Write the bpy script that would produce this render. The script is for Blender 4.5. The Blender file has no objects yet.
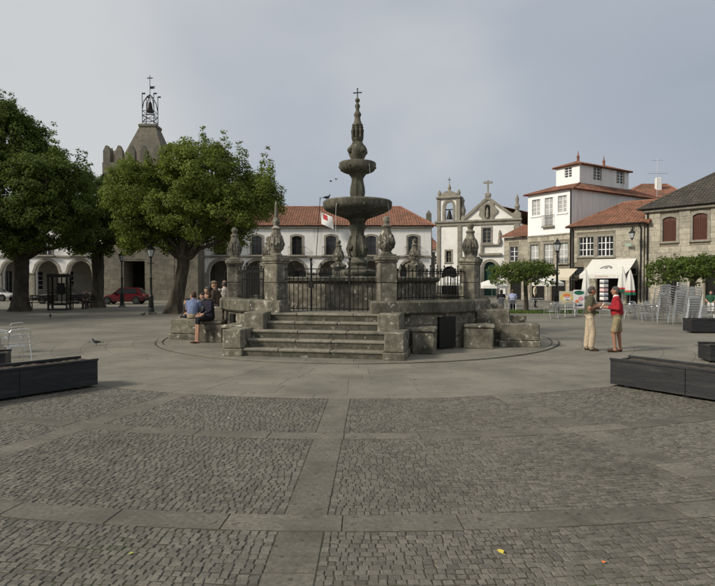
import bpy, bmesh, math, random
import numpy as np
from mathutils import Vector, Matrix
R = math.radians
PI = math.pi
rnd = random.Random(7)
scene = bpy.context.scene
COL = scene.collection

# ------------------------------------------------------------------ camera, sky, sun, exposure
CAM_H = 1.885
FPX = 570.0                      # focal length in pixels of the 715 px wide photograph
HOR = 281.0                      # row of the horizon in the photograph
camd = bpy.data.cameras.new('camera'); cam = bpy.data.objects.new('camera', camd); COL.objects.link(cam)
camd.sensor_width = 36.0; camd.lens = 36.0 * FPX / 715.0
camd.clip_start = 0.1; camd.clip_end = 3000
cam.location = (0, 0, CAM_H); cam.rotation_euler = (R(90) - math.atan(12 / FPX), 0, 0)
scene.camera = cam

SUN_DIR = Vector((-0.80, -0.36, 0.58)).normalized()      # towards the sun
world = bpy.data.worlds.new('World'); scene.world = world; world.use_nodes = True
nt = world.node_tree; nt.nodes.clear()
def N(nt, t, **k):
    n = nt.nodes.new(t)
    for a, b in k.items():
        setattr(n, a, b)
    return n
out = N(nt, 'ShaderNodeOutputWorld'); bg = N(nt, 'ShaderNodeBackground'); bg.inputs['Strength'].default_value = 0.1
sky = N(nt, 'ShaderNodeTexSky', sky_type='NISHITA', sun_disc=False)
sky.sun_elevation = math.asin(SUN_DIR.z); sky.sun_rotation = math.atan2(SUN_DIR.x, SUN_DIR.y)
sky.altitude = 20; sky.air_density = 1.0; sky.dust_density = 3.0; sky.ozone_density = 1.5
tc = N(nt, 'ShaderNodeTexCoord'); mp = N(nt, 'ShaderNodeMapping'); mp.inputs['Scale'].default_value = (1.0, 1.0, 2.0)
mp.inputs['Location'].default_value = (0.35, 0.2, 0.1)
n1 = N(nt, 'ShaderNodeTexNoise'); n1.inputs['Scale'].default_value = 1.5; n1.inputs['Detail'].default_value = 5; n1.inputs['Roughness'].default_value = 0.42
n1.inputs['Distortion'].default_value = 0.3
rp = N(nt, 'ShaderNodeValToRGB')
rp.color_ramp.elements[0].position = 0.40; rp.color_ramp.elements[0].color = (0.318, 0.352, 0.405, 1)
_e = rp.color_ramp.elements.new(0.60); _e.color = (0.38, 0.413, 0.462, 1)
rp.color_ramp.elements[2].position = 0.80; rp.color_ramp.elements[2].color = (0.55, 0.56, 0.565, 1)
sc10 = N(nt, 'ShaderNodeVectorMath', operation='SCALE'); sc10.inputs['Scale'].default_value = 10.0
mx = N(nt, 'ShaderNodeMix', data_type='RGBA'); mx.inputs['Factor'].default_value = 0.9
L = nt.links.new
L(tc.outputs['Generated'], mp.inputs['Vector']); L(mp.outputs['Vector'], n1.inputs['Vector']); sx_ = N(nt, 'ShaderNodeSeparateXYZ'); ma = N(nt, 'ShaderNodeMath', operation='MULTIPLY_ADD'); ma.inputs[1].default_value = 0.42
L(tc.outputs['Generated'], sx_.inputs[0]); L(sx_.outputs['Z'], ma.inputs[0]); L(n1.outputs['Fac'], ma.inputs[2])
vd = N(nt, 'ShaderNodeVectorMath', operation='DOT_PRODUCT'); vd.inputs[1].default_value = tuple(SUN_DIR); mb2 = N(nt, 'ShaderNodeMath', operation='MULTIPLY_ADD'); mb2.inputs[1].default_value = 0.11   # the cloud veil is brighter towards the sun
L(tc.outputs['Generated'], vd.inputs[0]); L(vd.outputs['Value'], mb2.inputs[0]); L(ma.outputs[0], mb2.inputs[2]); L(mb2.outputs[0], rp.inputs['Fac'])
L(rp.outputs['Color'], sc10.inputs[0]); L(sky.outputs['Color'], mx.inputs['A']); L(sc10.outputs['Vector'], mx.inputs['B'])
L(mx.outputs['Result'], bg.inputs['Color']); L(bg.outputs['Background'], out.inputs['Surface'])

sund = bpy.data.lights.new('sun', 'SUN'); sun = bpy.data.objects.new('sun', sund); COL.objects.link(sun)
sund.energy = 2.9; sund.angle = R(9); sund.color = (1.0, 0.92, 0.79)
sun.rotation_euler = (-SUN_DIR).to_track_quat('-Z', 'Y').to_euler(); sun.location = (-40, -20, 40)
vs = scene.view_settings; vs.view_transform = 'Standard'; vs.look = 'None'; vs.gamma = 1; vs.exposure = 0.22
scene.render.engine = 'CYCLES'
scene.cycles.use_denoising = True; scene.cycles.max_bounces = 6; scene.cycles.transparent_max_bounces = 8
scene.cycles.caustics_reflective = False; scene.cycles.caustics_refractive = False

def fx(px, d): return (px - 357.5) / FPX * d
def fz(py, d): return CAM_H + (HOR - py) / FPX * d
def gd(py): return CAM_H * FPX / (py - HOR)            # distance of a ground point seen at that row

# ------------------------------------------------------------------ materials
MATS = {}
def mat(name, col, rough=0.85, var=0.25, scale=5.0, bump=0.15, bscale=None, metal=0.0, obj=0.0, island=0.0, spec=0.3,
        spots=None, stain=None, stretch=(1, 1, 1), trans=0.0, coat=0.0, bdist=0.02):
    """plain procedural surface: two noises mixed into the colour, optional spots / stains, noise bump"""
    m = bpy.data.materials.new(name); m.use_nodes = True; t = m.node_tree; t.nodes.clear(); L = t.links.new
    o = N(t, 'ShaderNodeOutputMaterial'); p = N(t, 'ShaderNodeBsdfPrincipled')
    p.inputs['Roughness'].default_value = rough; p.inputs['Metallic'].default_value = metal
    p.inputs['Specular IOR Level'].default_value = spec; p.inputs['Coat Weight'].default_value = coat
    g = N(t, 'ShaderNodeNewGeometry'); mp = N(t, 'ShaderNodeMapping'); mp.inputs['Scale'].default_value = stretch
    L(g.outputs['Position'], mp.inputs['Vector'])
    def noise(s, det=4, ro=0.6):
        n = N(t, 'ShaderNodeTexNoise'); n.inputs['Scale'].default_value = s; n.inputs['Detail'].default_value = det
        n.inputs['Roughness'].default_value = ro; L(mp.outputs['Vector'], n.inputs['Vector']); return n
    def ramp(src, a, b, ca, cb):
        r = N(t, 'ShaderNodeValToRGB'); r.color_ramp.elements[0].position = a; r.color_ramp.elements[1].position = b
        r.color_ramp.elements[0].color = (*ca, 1); r.color_ramp.elements[1].color = (*cb, 1); L(src, r.inputs['Fac']); return r.outputs['Color']
    c = Vector(col)
    cur = ramp(noise(scale).outputs['Fac'], 0.3, 0.7, tuple(c * (1 - var)), tuple(c * (1 + var)))
    def mix(fac, a, b, mode='MIX'):
        k = N(t, 'ShaderNodeMix', data_type='RGBA', blend_type=mode)
        if isinstance(fac, float): k.inputs['Factor'].default_value = fac
        else: L(fac, k.inputs['Factor'])
        for s, v in (('A', a), ('B', b)):
            if isinstance(v, tuple): k.inputs[s].default_value = (*v, 1)
            else: L(v, k.inputs[s])
        return k.outputs['Result']
    if stain:                                            # (colour, noise scale, from, to)
        f = ramp(noise(stain[1], 5, 0.65).outputs['Fac'], stain[2], stain[3], (0, 0, 0), (1, 1, 1))
        cur = mix(f, cur, tuple(stain[0]))
    if spots:
        f = ramp(noise(spots[1], 3, 0.55).outputs['Fac'], spots[2], spots[3], (0, 0, 0), (1, 1, 1))
        cur = mix(f, cur, tuple(spots[0]))
    if obj or island:
        s = N(t, 'ShaderNodeObjectInfo').outputs['Random'] if obj else g.outputs['Random Per Island']
        amt = obj or island
        v = ramp(s, 0.0, 1.0, (1 - amt,) * 3, (1 + amt, 1 + amt * 0.97, 1 + amt * 0.9))
        cur = mix(1.0, cur, v, 'MULTIPLY')
    L(cur, p.inputs['Base Color'])
    if bump:
        b = N(t, 'ShaderNodeBump'); b.inputs['Strength'].default_value = bump; b.inputs['Distance'].default_value = bdist
        L(noise(bscale or scale * 3, 5, 0.65).outputs['Fac'], b.inputs['Height']); L(b.outputs['Normal'], p.inputs['Normal'])
    if trans:
        tr = N(t, 'ShaderNodeBsdfTranslucent'); L(cur, tr.inputs['Color'])
        ms = N(t, 'ShaderNodeMixShader'); ms.inputs[0].default_value = trans
        L(p.outputs[0], ms.inputs[1]); L(tr.outputs[0], ms.inputs[2]); L(ms.outputs[0], o.inputs['Surface'])
    else:
        L(p.outputs[0], o.inputs['Surface'])
    MATS[name] = m
    return m

DARKST = (0.045, 0.042, 0.034)
M_cobble = mat('cobble_granite', (0.132, 0.124, 0.103), 0.75, 0.28, 40, 0.35, 90, island=0.24, stain=((0.088, 0.081, 0.066), 0.55, 0.45, 0.75), bdist=0.006)
M_cobobj = mat('cobble_granite_piece', (0.132, 0.124, 0.103), 0.75, 0.28, 40, 0.35, 90, obj=0.24, stain=((0.088, 0.081, 0.066), 0.55, 0.45, 0.75), bdist=0.006)
M_bed = mat('sandy_joint', (0.068, 0.06, 0.044), 0.95, 0.3, 30, 0.4, stain=((0.05, 0.07, 0.025), 0.9, 0.50, 0.7))
M_slab = mat('paving_granite', (0.198, 0.186, 0.149), 0.8, 0.24, 34, 0.35, 110, obj=0.08, stain=((0.118, 0.11, 0.089), 0.7, 0.42, 0.72), spots=((0.085, 0.08, 0.065), 6, 0.64, 0.72), bdist=0.006)
M_strip = mat('band_granite', (0.148, 0.138, 0.111), 0.8, 0.34, 26, 0.5, 90, obj=0.16, stain=((0.095, 0.088, 0.07), 1.6, 0.42, 0.68), spots=((0.06, 0.055, 0.045), 11, 0.62, 0.70), bdist=0.008)
M_ground = mat('plaza_granite', (0.198, 0.186, 0.149), 0.8, 0.14, 3.2, 0.25, 30, stain=((0.118, 0.11, 0.089), 0.35, 0.4, 0.7))
M_stone = mat('fountain_granite', (0.183, 0.168, 0.13), 0.9, 0.38, 7, 0.6, 26, obj=0.10, stain=((0.06, 0.057, 0.043), 1.9, 0.45, 0.66), spots=((0.42, 0.405, 0.345), 7, 0.61, 0.68), bdist=0.025)
M_stonedk = mat('mossy_granite', (0.13, 0.122, 0.092), 0.9, 0.4, 8, 0.6, 26, stain=((0.055, 0.055, 0.038), 2.2, 0.42, 0.66), spots=((0.33, 0.315, 0.26), 10, 0.64, 0.72), stretch=(1, 1, 0.45), bdist=0.025)
M_step = mat('step_granite', (0.205, 0.19, 0.15), 0.85, 0.28, 12, 0.4, 40, obj=0.10, stain=((0.10, 0.097, 0.075), 1.6, 0.48, 0.72), bdist=0.012)
M_ashlar = mat('ashlar_granite', (0.375, 0.345, 0.278), 0.9, 0.22, 5, 0.3, 24, obj=0.17, stain=((0.20, 0.19, 0.155), 0.9, 0.5, 0.75))
M_ashlardk = mat('old_tower_granite', (0.168, 0.153, 0.118), 0.92, 0.28, 3, 0.4, 14, obj=0.14, stain=((0.12, 0.115, 0.095), 0.5, 0.45, 0.72))
M_mortar = mat('mortar', (0.21, 0.185, 0.14), 0.95, 0.2, 6, 0.2)
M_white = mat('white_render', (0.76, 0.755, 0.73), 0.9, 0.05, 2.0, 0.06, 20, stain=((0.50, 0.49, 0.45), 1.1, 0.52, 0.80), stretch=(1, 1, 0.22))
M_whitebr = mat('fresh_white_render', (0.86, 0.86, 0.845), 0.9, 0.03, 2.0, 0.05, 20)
M_cream = mat('cream_render', (0.80, 0.79, 0.745), 0.92, 0.06, 1.2, 0.08, 16, stain=((0.55, 0.53, 0.47), 0.55, 0.52, 0.85))
M_trim = mat('granite_trim', (0.27, 0.25, 0.205), 0.9, 0.24, 5, 0.3, 22, stain=((0.16, 0.15, 0.12), 1.1, 0.5, 0.72))
M_tile = mat('clay_tile', (0.238, 0.115, 0.074), 0.9, 0.32, 2.2, 0.3, 18, stain=((0.165, 0.09, 0.058), 0.6, 0.48, 0.7), island=0.12)
M_tilebr = mat('brown_clay_tile', (0.25, 0.115, 0.075), 0.9, 0.3, 2.2, 0.3, 18, stain=((0.13, 0.08, 0.055), 0.7, 0.45, 0.7), island=0.12)
M_slate = mat('lichened_dark_tile', (0.066, 0.06, 0.05), 0.9, 0.35, 3, 0.4, 20, stain=((0.105, 0.094, 0.072), 1.2, 0.5, 0.7), island=0.15)
M_iron = mat('wrought_iron', (0.018, 0.018, 0.017), 0.55, 0.3, 20, 0.1, metal=0.3)
M_lampiron = mat('lamp_iron', (0.03, 0.033, 0.03), 0.5, 0.3, 12, 0.1, metal=0.3)
M_planter = mat('planter_steel', (0.021, 0.022, 0.024), 0.5, 0.3, 16, 0.35, 40, stain=((0.050, 0.048, 0.044), 3.2, 0.52, 0.75), stretch=(.35, .35, 3))
M_soil = mat('soil', (0.075, 0.062, 0.045), 1.0, 0.4, 30, 0.8, 60)
M_alu = mat('aluminium', (0.70, 0.70, 0.69), 0.24, 0.05, 20, 0.0, metal=0.95)
M_alud = mat('dull_aluminium', (0.40, 0.41, 0.42), 0.38, 0.08, 20, 0.0, metal=0.8)
M_glassdk = mat('window_glass', (0.025, 0.028, 0.032), 0.08, 0.2, 1.0, 0.0, spec=0.6)
M_wood = mat('dark_window_wood', (0.045, 0.035, 0.03), 0.6, 0.2, 5, 0)
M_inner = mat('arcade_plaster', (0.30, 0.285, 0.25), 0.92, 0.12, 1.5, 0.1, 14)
M_curtain = mat('curtained_glass', (0.42, 0.43, 0.42), 0.15, 0.25, 2.5, 0.0, spec=0.5)
M_dark = mat('dark_interior', (0.012, 0.011, 0.010), 0.9, 0.2, 3, 0)
M_paintw = mat('white_paint', (0.80, 0.80, 0.78), 0.5, 0.04, 8, 0)
M_shutter = mat('brown_shutter', (0.085, 0.032, 0.02), 0.6, 0.18, 14, 0.1, stretch=(1, 1, 4))
M_gdoor = mat('green_door', (0.015, 0.055, 0.04), 0.6, 0.2, 5, 0.05)
M_canvas = mat('white_canvas', (0.80, 0.79, 0.74), 0.9, 0.05, 4, 0.05, trans=0.2)
M_creamcv = mat('cream_canvas', (0.70, 0.64, 0.50), 0.9, 0.06, 4, 0.05, trans=0.2)
M_red = mat('red_print', (0.50, 0.045, 0.045), 0.7, 0.06, 6, 0)
M_green = mat('green_print', (0.02, 0.14, 0.085), 0.7, 0.08, 6, 0)
M_yellow = mat('yellow_print', (0.75, 0.58, 0.20), 0.6, 0.06, 6, 0)
M_orange = mat('orange_print', (0.75, 0.22, 0.06), 0.6, 0.08, 6, 0)
M_pink = mat('pink_print', (0.72, 0.36, 0.38), 0.6, 0.1, 20, 0)
M_navy = mat('navy_print', (0.03, 0.05, 0.11), 0.6, 0.1, 20, 0)
M_black = mat('black_rubber', (0.012, 0.012, 0.012), 0.8, 0.2, 20, 0)
M_bark = mat('plane_bark', (0.085, 0.072, 0.052), 0.95, 0.4, 6, 0.9, 16, stain=((0.038, 0.033, 0.024), 2.2, 0.42, 0.66), stretch=(1, 1, 0.4), bdist=0.05)
def leafmat(name, col):
    return mat(name, col, 0.6, 0.3, 0.8, 0.0, island=0.38, trans=0.45, spec=0.25)
M_leaf = leafmat('tree_leaf', (0.148, 0.19, 0.033))
M_leafdk = leafmat('dark_tree_leaf', (0.11, 0.152, 0.03))
M_leafpol = leafmat('bright_tree_leaf', (0.10, 0.145, 0.028))
M_grass = mat('grass_blade', (0.07, 0.13, 0.025), 0.8, 0.3, 3, 0, island=0.35, trans=0.2)
M_water = mat('basin_water', (0.03, 0.04, 0.035), 0.05, 0.1, 2, 0.15, 12, spec=0.6)
M_drip = mat('falling_water', (0.75, 0.78, 0.8), 0.15, 0.05, 2, 0, spec=0.6)

# ------------------------------------------------------------------ mesh helpers
class MB:
    """collects geometry; build() links it as one mesh object"""
    def __init__(s): s.v = []; s.f = []; s.m = []
    def add(s, verts, faces, mi=0):
        b = len(s.v); s.v.extend(tuple(v) for v in verts); s.f.extend(tuple(i + b for i in f) for f in faces); s.m.extend([mi] * len(faces)); return s
    def box(s, x0, x1, y0, y1, z0, z1, mi=0, M=None):
        vs = [Vector((x, y, z)) for z in (z0, z1) for y in (y0, y1) for x in (x0, x1)]
        if M is not None: vs = [M @ v for v in vs]
        return s.add(vs, [(0, 2, 3, 1), (4, 5, 7, 6), (0, 1, 5, 4), (2, 6, 7, 3), (0, 4, 6, 2), (1, 3, 7, 5)], mi)
    def cbox(s, x0, x1, y0, y1, z0, z1, c=0.02, mi=0, M=None, jit=0.0):
        """chamfered box"""
        cs = [(x0, x1), (y0, y1), (z0, z1)]; V = []; idx = {}
        for sx in (0, 1):
            for sy in (0, 1):
                for sz in (0, 1):
                    sg = (sx, sy, sz)
                    j = [rnd.uniform(-jit, jit) for _ in range(3)]
                    for ax in range(3):
                        p = [cs[k][sg[k]] + (0 if k == ax else (c if sg[k] == 0 else -c)) + j[k] for k in range(3)]
                        idx[(sg, ax)] = len(V); V.append(Vector(p))
        F = []
        for ax in range(3):
            a, b = [k for k in range(3) if k != ax]
            for sd in (0, 1):
                q = []
                for (sa, sb) in ((0, 0), (1, 0), (1, 1), (0, 1)):
                    sg = [0, 0, 0]; sg[ax] = sd; sg[a] = sa; sg[b] = sb; q.append(idx[(tuple(sg), ax)])
                if (sd == 0) ^ (ax == 1): q.reverse()
                F.append(q)
        for ax in range(3):                              # edges running along ax
            a, b = [k for k in range(3) if k != ax]
            for sa in (0, 1):
                for sb in (0, 1):
                    g0 = [0, 0, 0]; g1 = [0, 0, 0]; g0[a] = g1[a] = sa; g0[b] = g1[b] = sb; g0[ax] = 0; g1[ax] = 1
                    F.append([idx[(tuple(g0), a)], idx[(tuple(g1), a)], idx[(tuple(g1), b)], idx[(tuple(g0), b)]])
        for sx in (0, 1):
            for sy in (0, 1):
                for sz in (0, 1): F.append([idx[((sx, sy, sz), k)] for k in range(3)])
        if M is not None: V = [M @ v for v in V]
        return s.add(V, F, mi)
    def tube(s, pts, rad, n=8, mi=0, closed=False):
        pts = [Vector(p) for p in pts]; k = len(pts)
        if not isinstance(rad, (list, tuple)): rad = [rad] * k
        V = []; up = None
        for i, p in enumerate(pts):
            t = (pts[min(i + 1, k - 1)] - pts[max(i - 1, 0)])
            if t.length < 1e-9: t = Vector((0, 0, 1))
            t.normalize()
            if up is None: up = t.orthogonal().normalized()
            up = (up - t * up.dot(t)); up = up.normalized() if up.length > 1e-6 else t.orthogonal().normalized()
            w = t.cross(up)
            for j in range(n):
                a = 2 * PI * j / n; V.append(p + (up * math.cos(a) + w * math.sin(a)) * rad[i])
        F = [(i * n + j, i * n + (j + 1) % n, (i + 1) * n + (j + 1) % n, (i + 1) * n + j) for i in range(k - 1) for j in range(n)]
        F.append(tuple(range(n))[::-1]); F.append(tuple((k - 1) * n + j for j in range(n)))
        return s.add(V, F, mi)
    def lathe(s, prof, n=24, mod=None, c=(0, 0), mi=0, rot=0.0):
        """profile [(r, z)] turned round z; mod(angle, i) scales the radius"""
        V = []
        for i, (r, z) in enumerate(prof):
            for j in range(n):
                a = 2 * PI * j / n + rot; q = r * (mod(a, i) if mod else 1.0)
                V.append((c[0] + q * math.cos(a), c[1] + q * math.sin(a), z))
        k = len(prof)
        F = [(i * n + j, i * n + (j + 1) % n, (i + 1) * n + (j + 1) % n, (i + 1) * n + j) for i in range(k - 1) for j in range(n)]
        F.append(tuple(range(n))[::-1]); F.append(tuple((k - 1) * n + j for j in range(n)))
        return s.add(V, F, mi)
    def prism(s, poly, y0, y1, mi=0, M=None):
        """polygon in x-z, extruded along y (y0 is the front)"""
        k = len(poly); V = [Vector((x, y0, z)) for x, z in poly] + [Vector((x, y1, z)) for x, z in poly]
        F = [tuple(range(k)), tuple(range(2 * k - 1, k - 1, -1))] + [(i, i + k, (i + 1) % k + k, (i + 1) % k) for i in range(k)]
        if M is not None: V = [M @ v for v in V]
        return s.add(V, F, mi)
    def sphere(s, c, r, n=10, mi=0):
        rx, ry, rz = r if isinstance(r, (tuple, list)) else (r, r, r)
        V = [(c[0], c[1], c[2] - rz)]; m = max(4, n // 2)
        for i in range(1, m):
            t = -PI / 2 + PI * i / m
            V += [(c[0] + rx * math.cos(t) * math.cos(2 * PI * j / n), c[1] + ry * math.cos(t) * math.sin(2 * PI * j / n), c[2] + rz * math.sin(t)) for j in range(n)]
        V.append((c[0], c[1], c[2] + rz)); F = [(0, 1 + (j + 1) % n, 1 + j) for j in range(n)]
        for i in range(m - 2):
            F += [(1 + i * n + j, 1 + i * n + (j + 1) % n, 1 + (i + 1) * n + (j + 1) % n, 1 + (i + 1) * n + j) for j in range(n)]
        e = len(V) - 1; b = 1 + (m - 2) * n; F += [(b + j, b + (j + 1) % n, e) for j in range(n)]
        return s.add(V, F, mi)
    def mesh(s, name, mats, smooth=False):
        me = bpy.data.meshes.new(name); me.from_pydata([tuple(v) for v in s.v], [], s.f)
        for m in (mats if isinstance(mats, (list, tuple)) else [mats]): me.materials.append(m)
        if any(s.m): me.polygons.foreach_set('material_index', s.m)
        if smooth:
            me.polygons.foreach_set('use_smooth', [True] * len(s.f))
            try: me.set_sharp_from_angle(angle=R(40))
            except Exception: pass
        me.update(); return me
    def build(s, name, mats, parent=None, smooth=False, loc=None, fix=True):
        me = s.mesh(name, mats, smooth)
        if fix and len(s.f) < 20000:
            b = bmesh.new(); b.from_mesh(me); bmesh.ops.recalc_face_normals(b, faces=b.faces); b.to_mesh(me); b.free()
            if smooth:
                try: me.set_sharp_from_angle(angle=R(40))
                except Exception: pass
        return inst(name, me, parent, loc)
def inst(name, me, parent=None, loc=None, rot=None, scl=None):
    o = bpy.data.objects.new(name, me); COL.objects.link(o)
    if parent: o.parent = parent
    if loc is not None: o.location = loc
    if rot is not None: o.rotation_euler = rot
    if scl is not None: o.scale = scl
    return o
def tag(o, label=None, cat=None, group=None, kind=None):
    if label: o['label'] = label
    if cat: o['category'] = cat
    if group: o['group'] = group
    if kind: o['kind'] = kind
    return o
def thing(name, label, cat, loc=(0, 0, 0), rz=0.0, group=None):
    o = bpy.data.objects.new(name, None); COL.objects.link(o); o.location = loc; o.rotation_euler = (0, 0, rz); o.empty_display_size = 0.2
    return tag(o, label, cat, group, 'thing')
def copy_tree(o, parent=None):
    c = o.copy(); COL.objects.link(c); c.parent = parent
    for ch in o.children: copy_tree(ch, c)
    return c

# ------------------------------------------------------------------ ground and paving (rings and spokes round the fountain)
FC = Vector((0.0, 19.4, 0.0)); CAMXY = (0.0, 0.0)
g = MB(); n = 40; S = 900.0
V = [(-S + 2 * S * i / n, -S + 2 * S * j / n, -0.012) for j in range(n + 1) for i in range(n + 1)]
g.add(V, [(j * (n + 1) + i, j * (n + 1) + i + 1, (j + 1) * (n + 1) + i + 1, (j + 1) * (n + 1) + i) for j in range(n) for i in range(n)])
plaza = g.build('plaza_ground', M_ground, loc=FC); tag(plaza, 'grey granite paved town square', kind='structure')
def pol(r, t): return (r * math.sin(t), -r * math.cos(t))
def in_view(r, t, m=0.9):
    x, y = pol(r, t); y += FC.y
    return y > 1.2 and abs(x) < 0.64 * y + m
bed = MB()
for k in range(160):
    a, b = R(-76 + 152 * k / 160), R(-76 + 152 * (k + 1) / 160); ro = 18.4
    bed.add([(*pol(4.2, a), -0.003), (*pol(10.15, a), -0.003), (*pol(10.15, b), -0.003), (*pol(4.2, b), -0.003)], [(0, 1, 2, 3)])
    bed.add([(*pol(10.15, a), -0.0065), (*pol(ro, a), -0.0065), (*pol(ro, b), -0.0065), (*pol(10.15, b), -0.0065)], [(0, 1, 2, 3)])
tag(bed.build('cobble_bed', M_bed, loc=FC), 'sandy bed between the cobbles', kind='structure')
for o in (bpy.data.objects['cobble_bed'],):
    for p in o.data.polygons:
        if p.normal.z < 0: p.flip()
SPK = [R(-1.6 + 15 * k) for k in range(-5, 6)]
def slab_mesh(r0, r1, half, gap=0.0025, ch=0.003, top=0.0, seg=4, mt=None):
    m = MB(); prof = [(0, -0.028), (0, top - ch), (ch, top)]
    rings = []
    for ins, z in prof:
        pts = []
        a0 = -half + (gap + ins) / r0; a1 = half - (gap + ins) / r0
        ri, ro = r0 + gap + ins, r1 - gap - ins
        pts += [(*pol(ri, a0 + (a1 - a0) * i / seg), z) for i in range(seg + 1)]
        pts += [(*pol(ro, a1 + (a0 - a1) * i / seg), z) for i in range(seg + 1)]
        rings.append(pts)
    k = len(rings[0]); Vv = [p for q in rings for p in q]
    F = [(i + a * k, (i + 1) % k + a * k, (i + 1) % k + (a + 1) * k, i + (a + 1) * k) for a in range(2) for i in range(k)]
    F.append(tuple(range(2 * k, 3 * k)))
    m.add(Vv, F); me = m.mesh('paving_slab', mt or M_slab)
    b = bmesh.new(); b.from_mesh(me); bmesh.ops.recalc_face_normals(b, faces=b.faces); b.to_mesh(me); b.free()
    return me
RINGS = [(9.92, 10.28), (12.36, 12.64), (14.84, 15.14)]
def ring_of_slabs(r0, r1, length, lim=R(75), view=True, top=0.0, mt=None, gp_=0.0025):
    nn = max(3, int(2 * PI * (r0 + r1) / 2 / length)); half = PI / nn
    mes = [slab_mesh(r0, r1, half, top=top, mt=mt, gap=gp_), slab_mesh(r0, r1, half, gap=gp_ * 1.4, top=top - 0.0012, mt=mt)]
    off = rnd.random() * half * 2
    for i in range(nn):
        t = (i * 2 * half + off + PI) % (2 * PI) - PI
        if abs(t) > lim or (view and not in_view((r0 + r1) / 2, t, 2.4 if r0 > 10.5 else .4)): continue
        o = inst('paving_slab', rnd.choice(mes), plaza, rot=(0, 0, t))
for (a, b) in RINGS[1:]:
    ring_of_slabs(a, b, 0.92, mt=M_strip, gp_=.005)
# spokes: straight strips of slabs
for t in SPK:
    r = 10.28
    segs = [(10.28, 12.36), (12.64, 14.84), (15.14, 17.2)]
    for s0, s1 in segs:
        r = s0; k = max(1, round((s1 - s0) / rnd.uniform(0.46, 0.62))); cuts = [s0 + (s1 - s0) * (i + (rnd.uniform(-.22, .22) if 0 < i < k else 0)) / k for i in range(k + 1)]
        for i in range(k):
            if not in_view((cuts[i] + cuts[i + 1]) / 2, t, 2.6): continue
            m = MB(); m.cbox(-0.172, 0.172, -cuts[i + 1] + .005, -cuts[i] - .005, -0.028, rnd.uniform(-.002, .002), 0.006)
            m.build('paving_slab', M_strip, plaza).rotation_euler = (0, 0, t)
# the smooth ring of flagstones round the fountain
rr = [(6.52, 7.15), (7.15, 7.85), (7.85, 8.5), (8.5, 9.2), (9.2, 9.92), (9.92, 10.28)]
for a, b in rr: ring_of_slabs(a, b, 1.2, R(78), True)
for a, b in [(4.3, 5.0), (5.0, 5.65), (5.65, 6.26)]: ring_of_slabs(a, b, 1.1, R(95), True, top=0.012)
ring_of_slabs(6.30, 6.46, 1.4, R(120), True, top=0.022)

# cobbles: rows along the rings, every stone a little different
def cobble_verts(cx, cy, ang, w, l, z, rng):
    ins = 0.006; c, s = math.cos(ang), math.sin(ang); o = []
    q = [(-w / 2, -l / 2), (w / 2, -l / 2), (w / 2, l / 2), (-w / 2, l / 2)]
    q = [(a + rng.uniform(-.005, .005), b + rng.uniform(-.005, .005)) for a, b in q]
    for k, (zz, i) in enumerate(((-0.024, 0), (z - 0.0055, 0), (z, ins))):
        for a, b in q:
            a2 = a - math.copysign(i, a); b2 = b - math.copysign(i, b)
            o.append((cx + a2 * c - b2 * s, cy + a2 * s + b2 * c, zz + (rng.uniform(-.002, .002) if k == 2 else 0)))
    return o
CF = [(8, 9, 10, 11)] + [(i + a * 4, (i + 1) % 4 + a * 4, (i + 1) % 4 + (a + 1) * 4, i + (a + 1) * 4) for a in range(2) for i in range(4)]
crng = random.Random(21); stones = []
for r0, r1 in ((10.29, 12.355), (12.645, 14.835), (15.145, 17.3)):
    rows = int((r1 - r0) / 0.063); pitch = (r1 - r0) / rows
    for i in range(rows):
        r = r0 + (i + 0.5) * pitch
        for sa, sb in zip(SPK, SPK[1:]):                       # fill the panel between two spokes from edge to edge
            ta, tb = sa + 0.176 / r, sb - 0.176 / r; ws = []; tot = 0; Lr = (tb - ta) * r
            while tot < Lr: ws.append(crng.uniform(0.050, 0.086)); tot += ws[-1]
            k = Lr / tot; t = ta
            for w in ws:
                w *= k; tm = t + w / 2 / r; t += w / r
                rw = r + 0.008 * math.sin(tm * r * 4.1 + i * 0.35) + crng.uniform(-.003, .003)
                if in_view(rw, tm, 3.0): stones.append((rw, tm, w - 0.006, pitch - 0.006, crng.uniform(-.004, .003), crng.uniform(-.05, .05)))
def dcam(s): x, y = pol(s[0], s[1]); y += FC.y; return (y, x)
vis = sorted((s for s in stones if dcam(s)[0] > 3.5 and abs(dcam(s)[1]) < 0.627 * dcam(s)[0] + .02), key=lambda s: dcam(s)[0])[:300]
vset = set(map(id, vis))
cv = []; cf = []
for s in stones:
    if id(s) in vset: continue
    x, y = pol(s[0], s[1]); b = len(cv); cv += cobble_verts(x, y, s[1] + s[5], s[2], s[3], s[4], crng); cf += [tuple(i + b for i in f) for f in CF]
me = bpy.data.meshes.new('cobble_field'); me.from_pydata(cv, [], cf); me.materials.append(M_cobble)
cob = inst('cobble_field', me, loc=FC); tag(cob, 'small grey granite cobbles laid in curved rows', kind='stuff')
variants = []
for k in range(10):
    m = bpy.data.meshes.new('cobble'); m.from_pydata(cobble_verts(0, 0, 0, 0.072, 0.0625, 0, crng), [], CF); m.materials.append(M_cobobj); variants.append(m)
for s in vis:
    x, y = pol(s[0], s[1]); inst('cobble', crng.choice(variants), plaza, (x, y, s[4]), (0, 0, s[1] + s[5]), (s[2] / 0.072, s[3] / 0.0625, 1))
print('cobbles', len(stones), 'slabs', sum(1 for o in plaza.children if o.name.startswith('paving_slab')))

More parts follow.
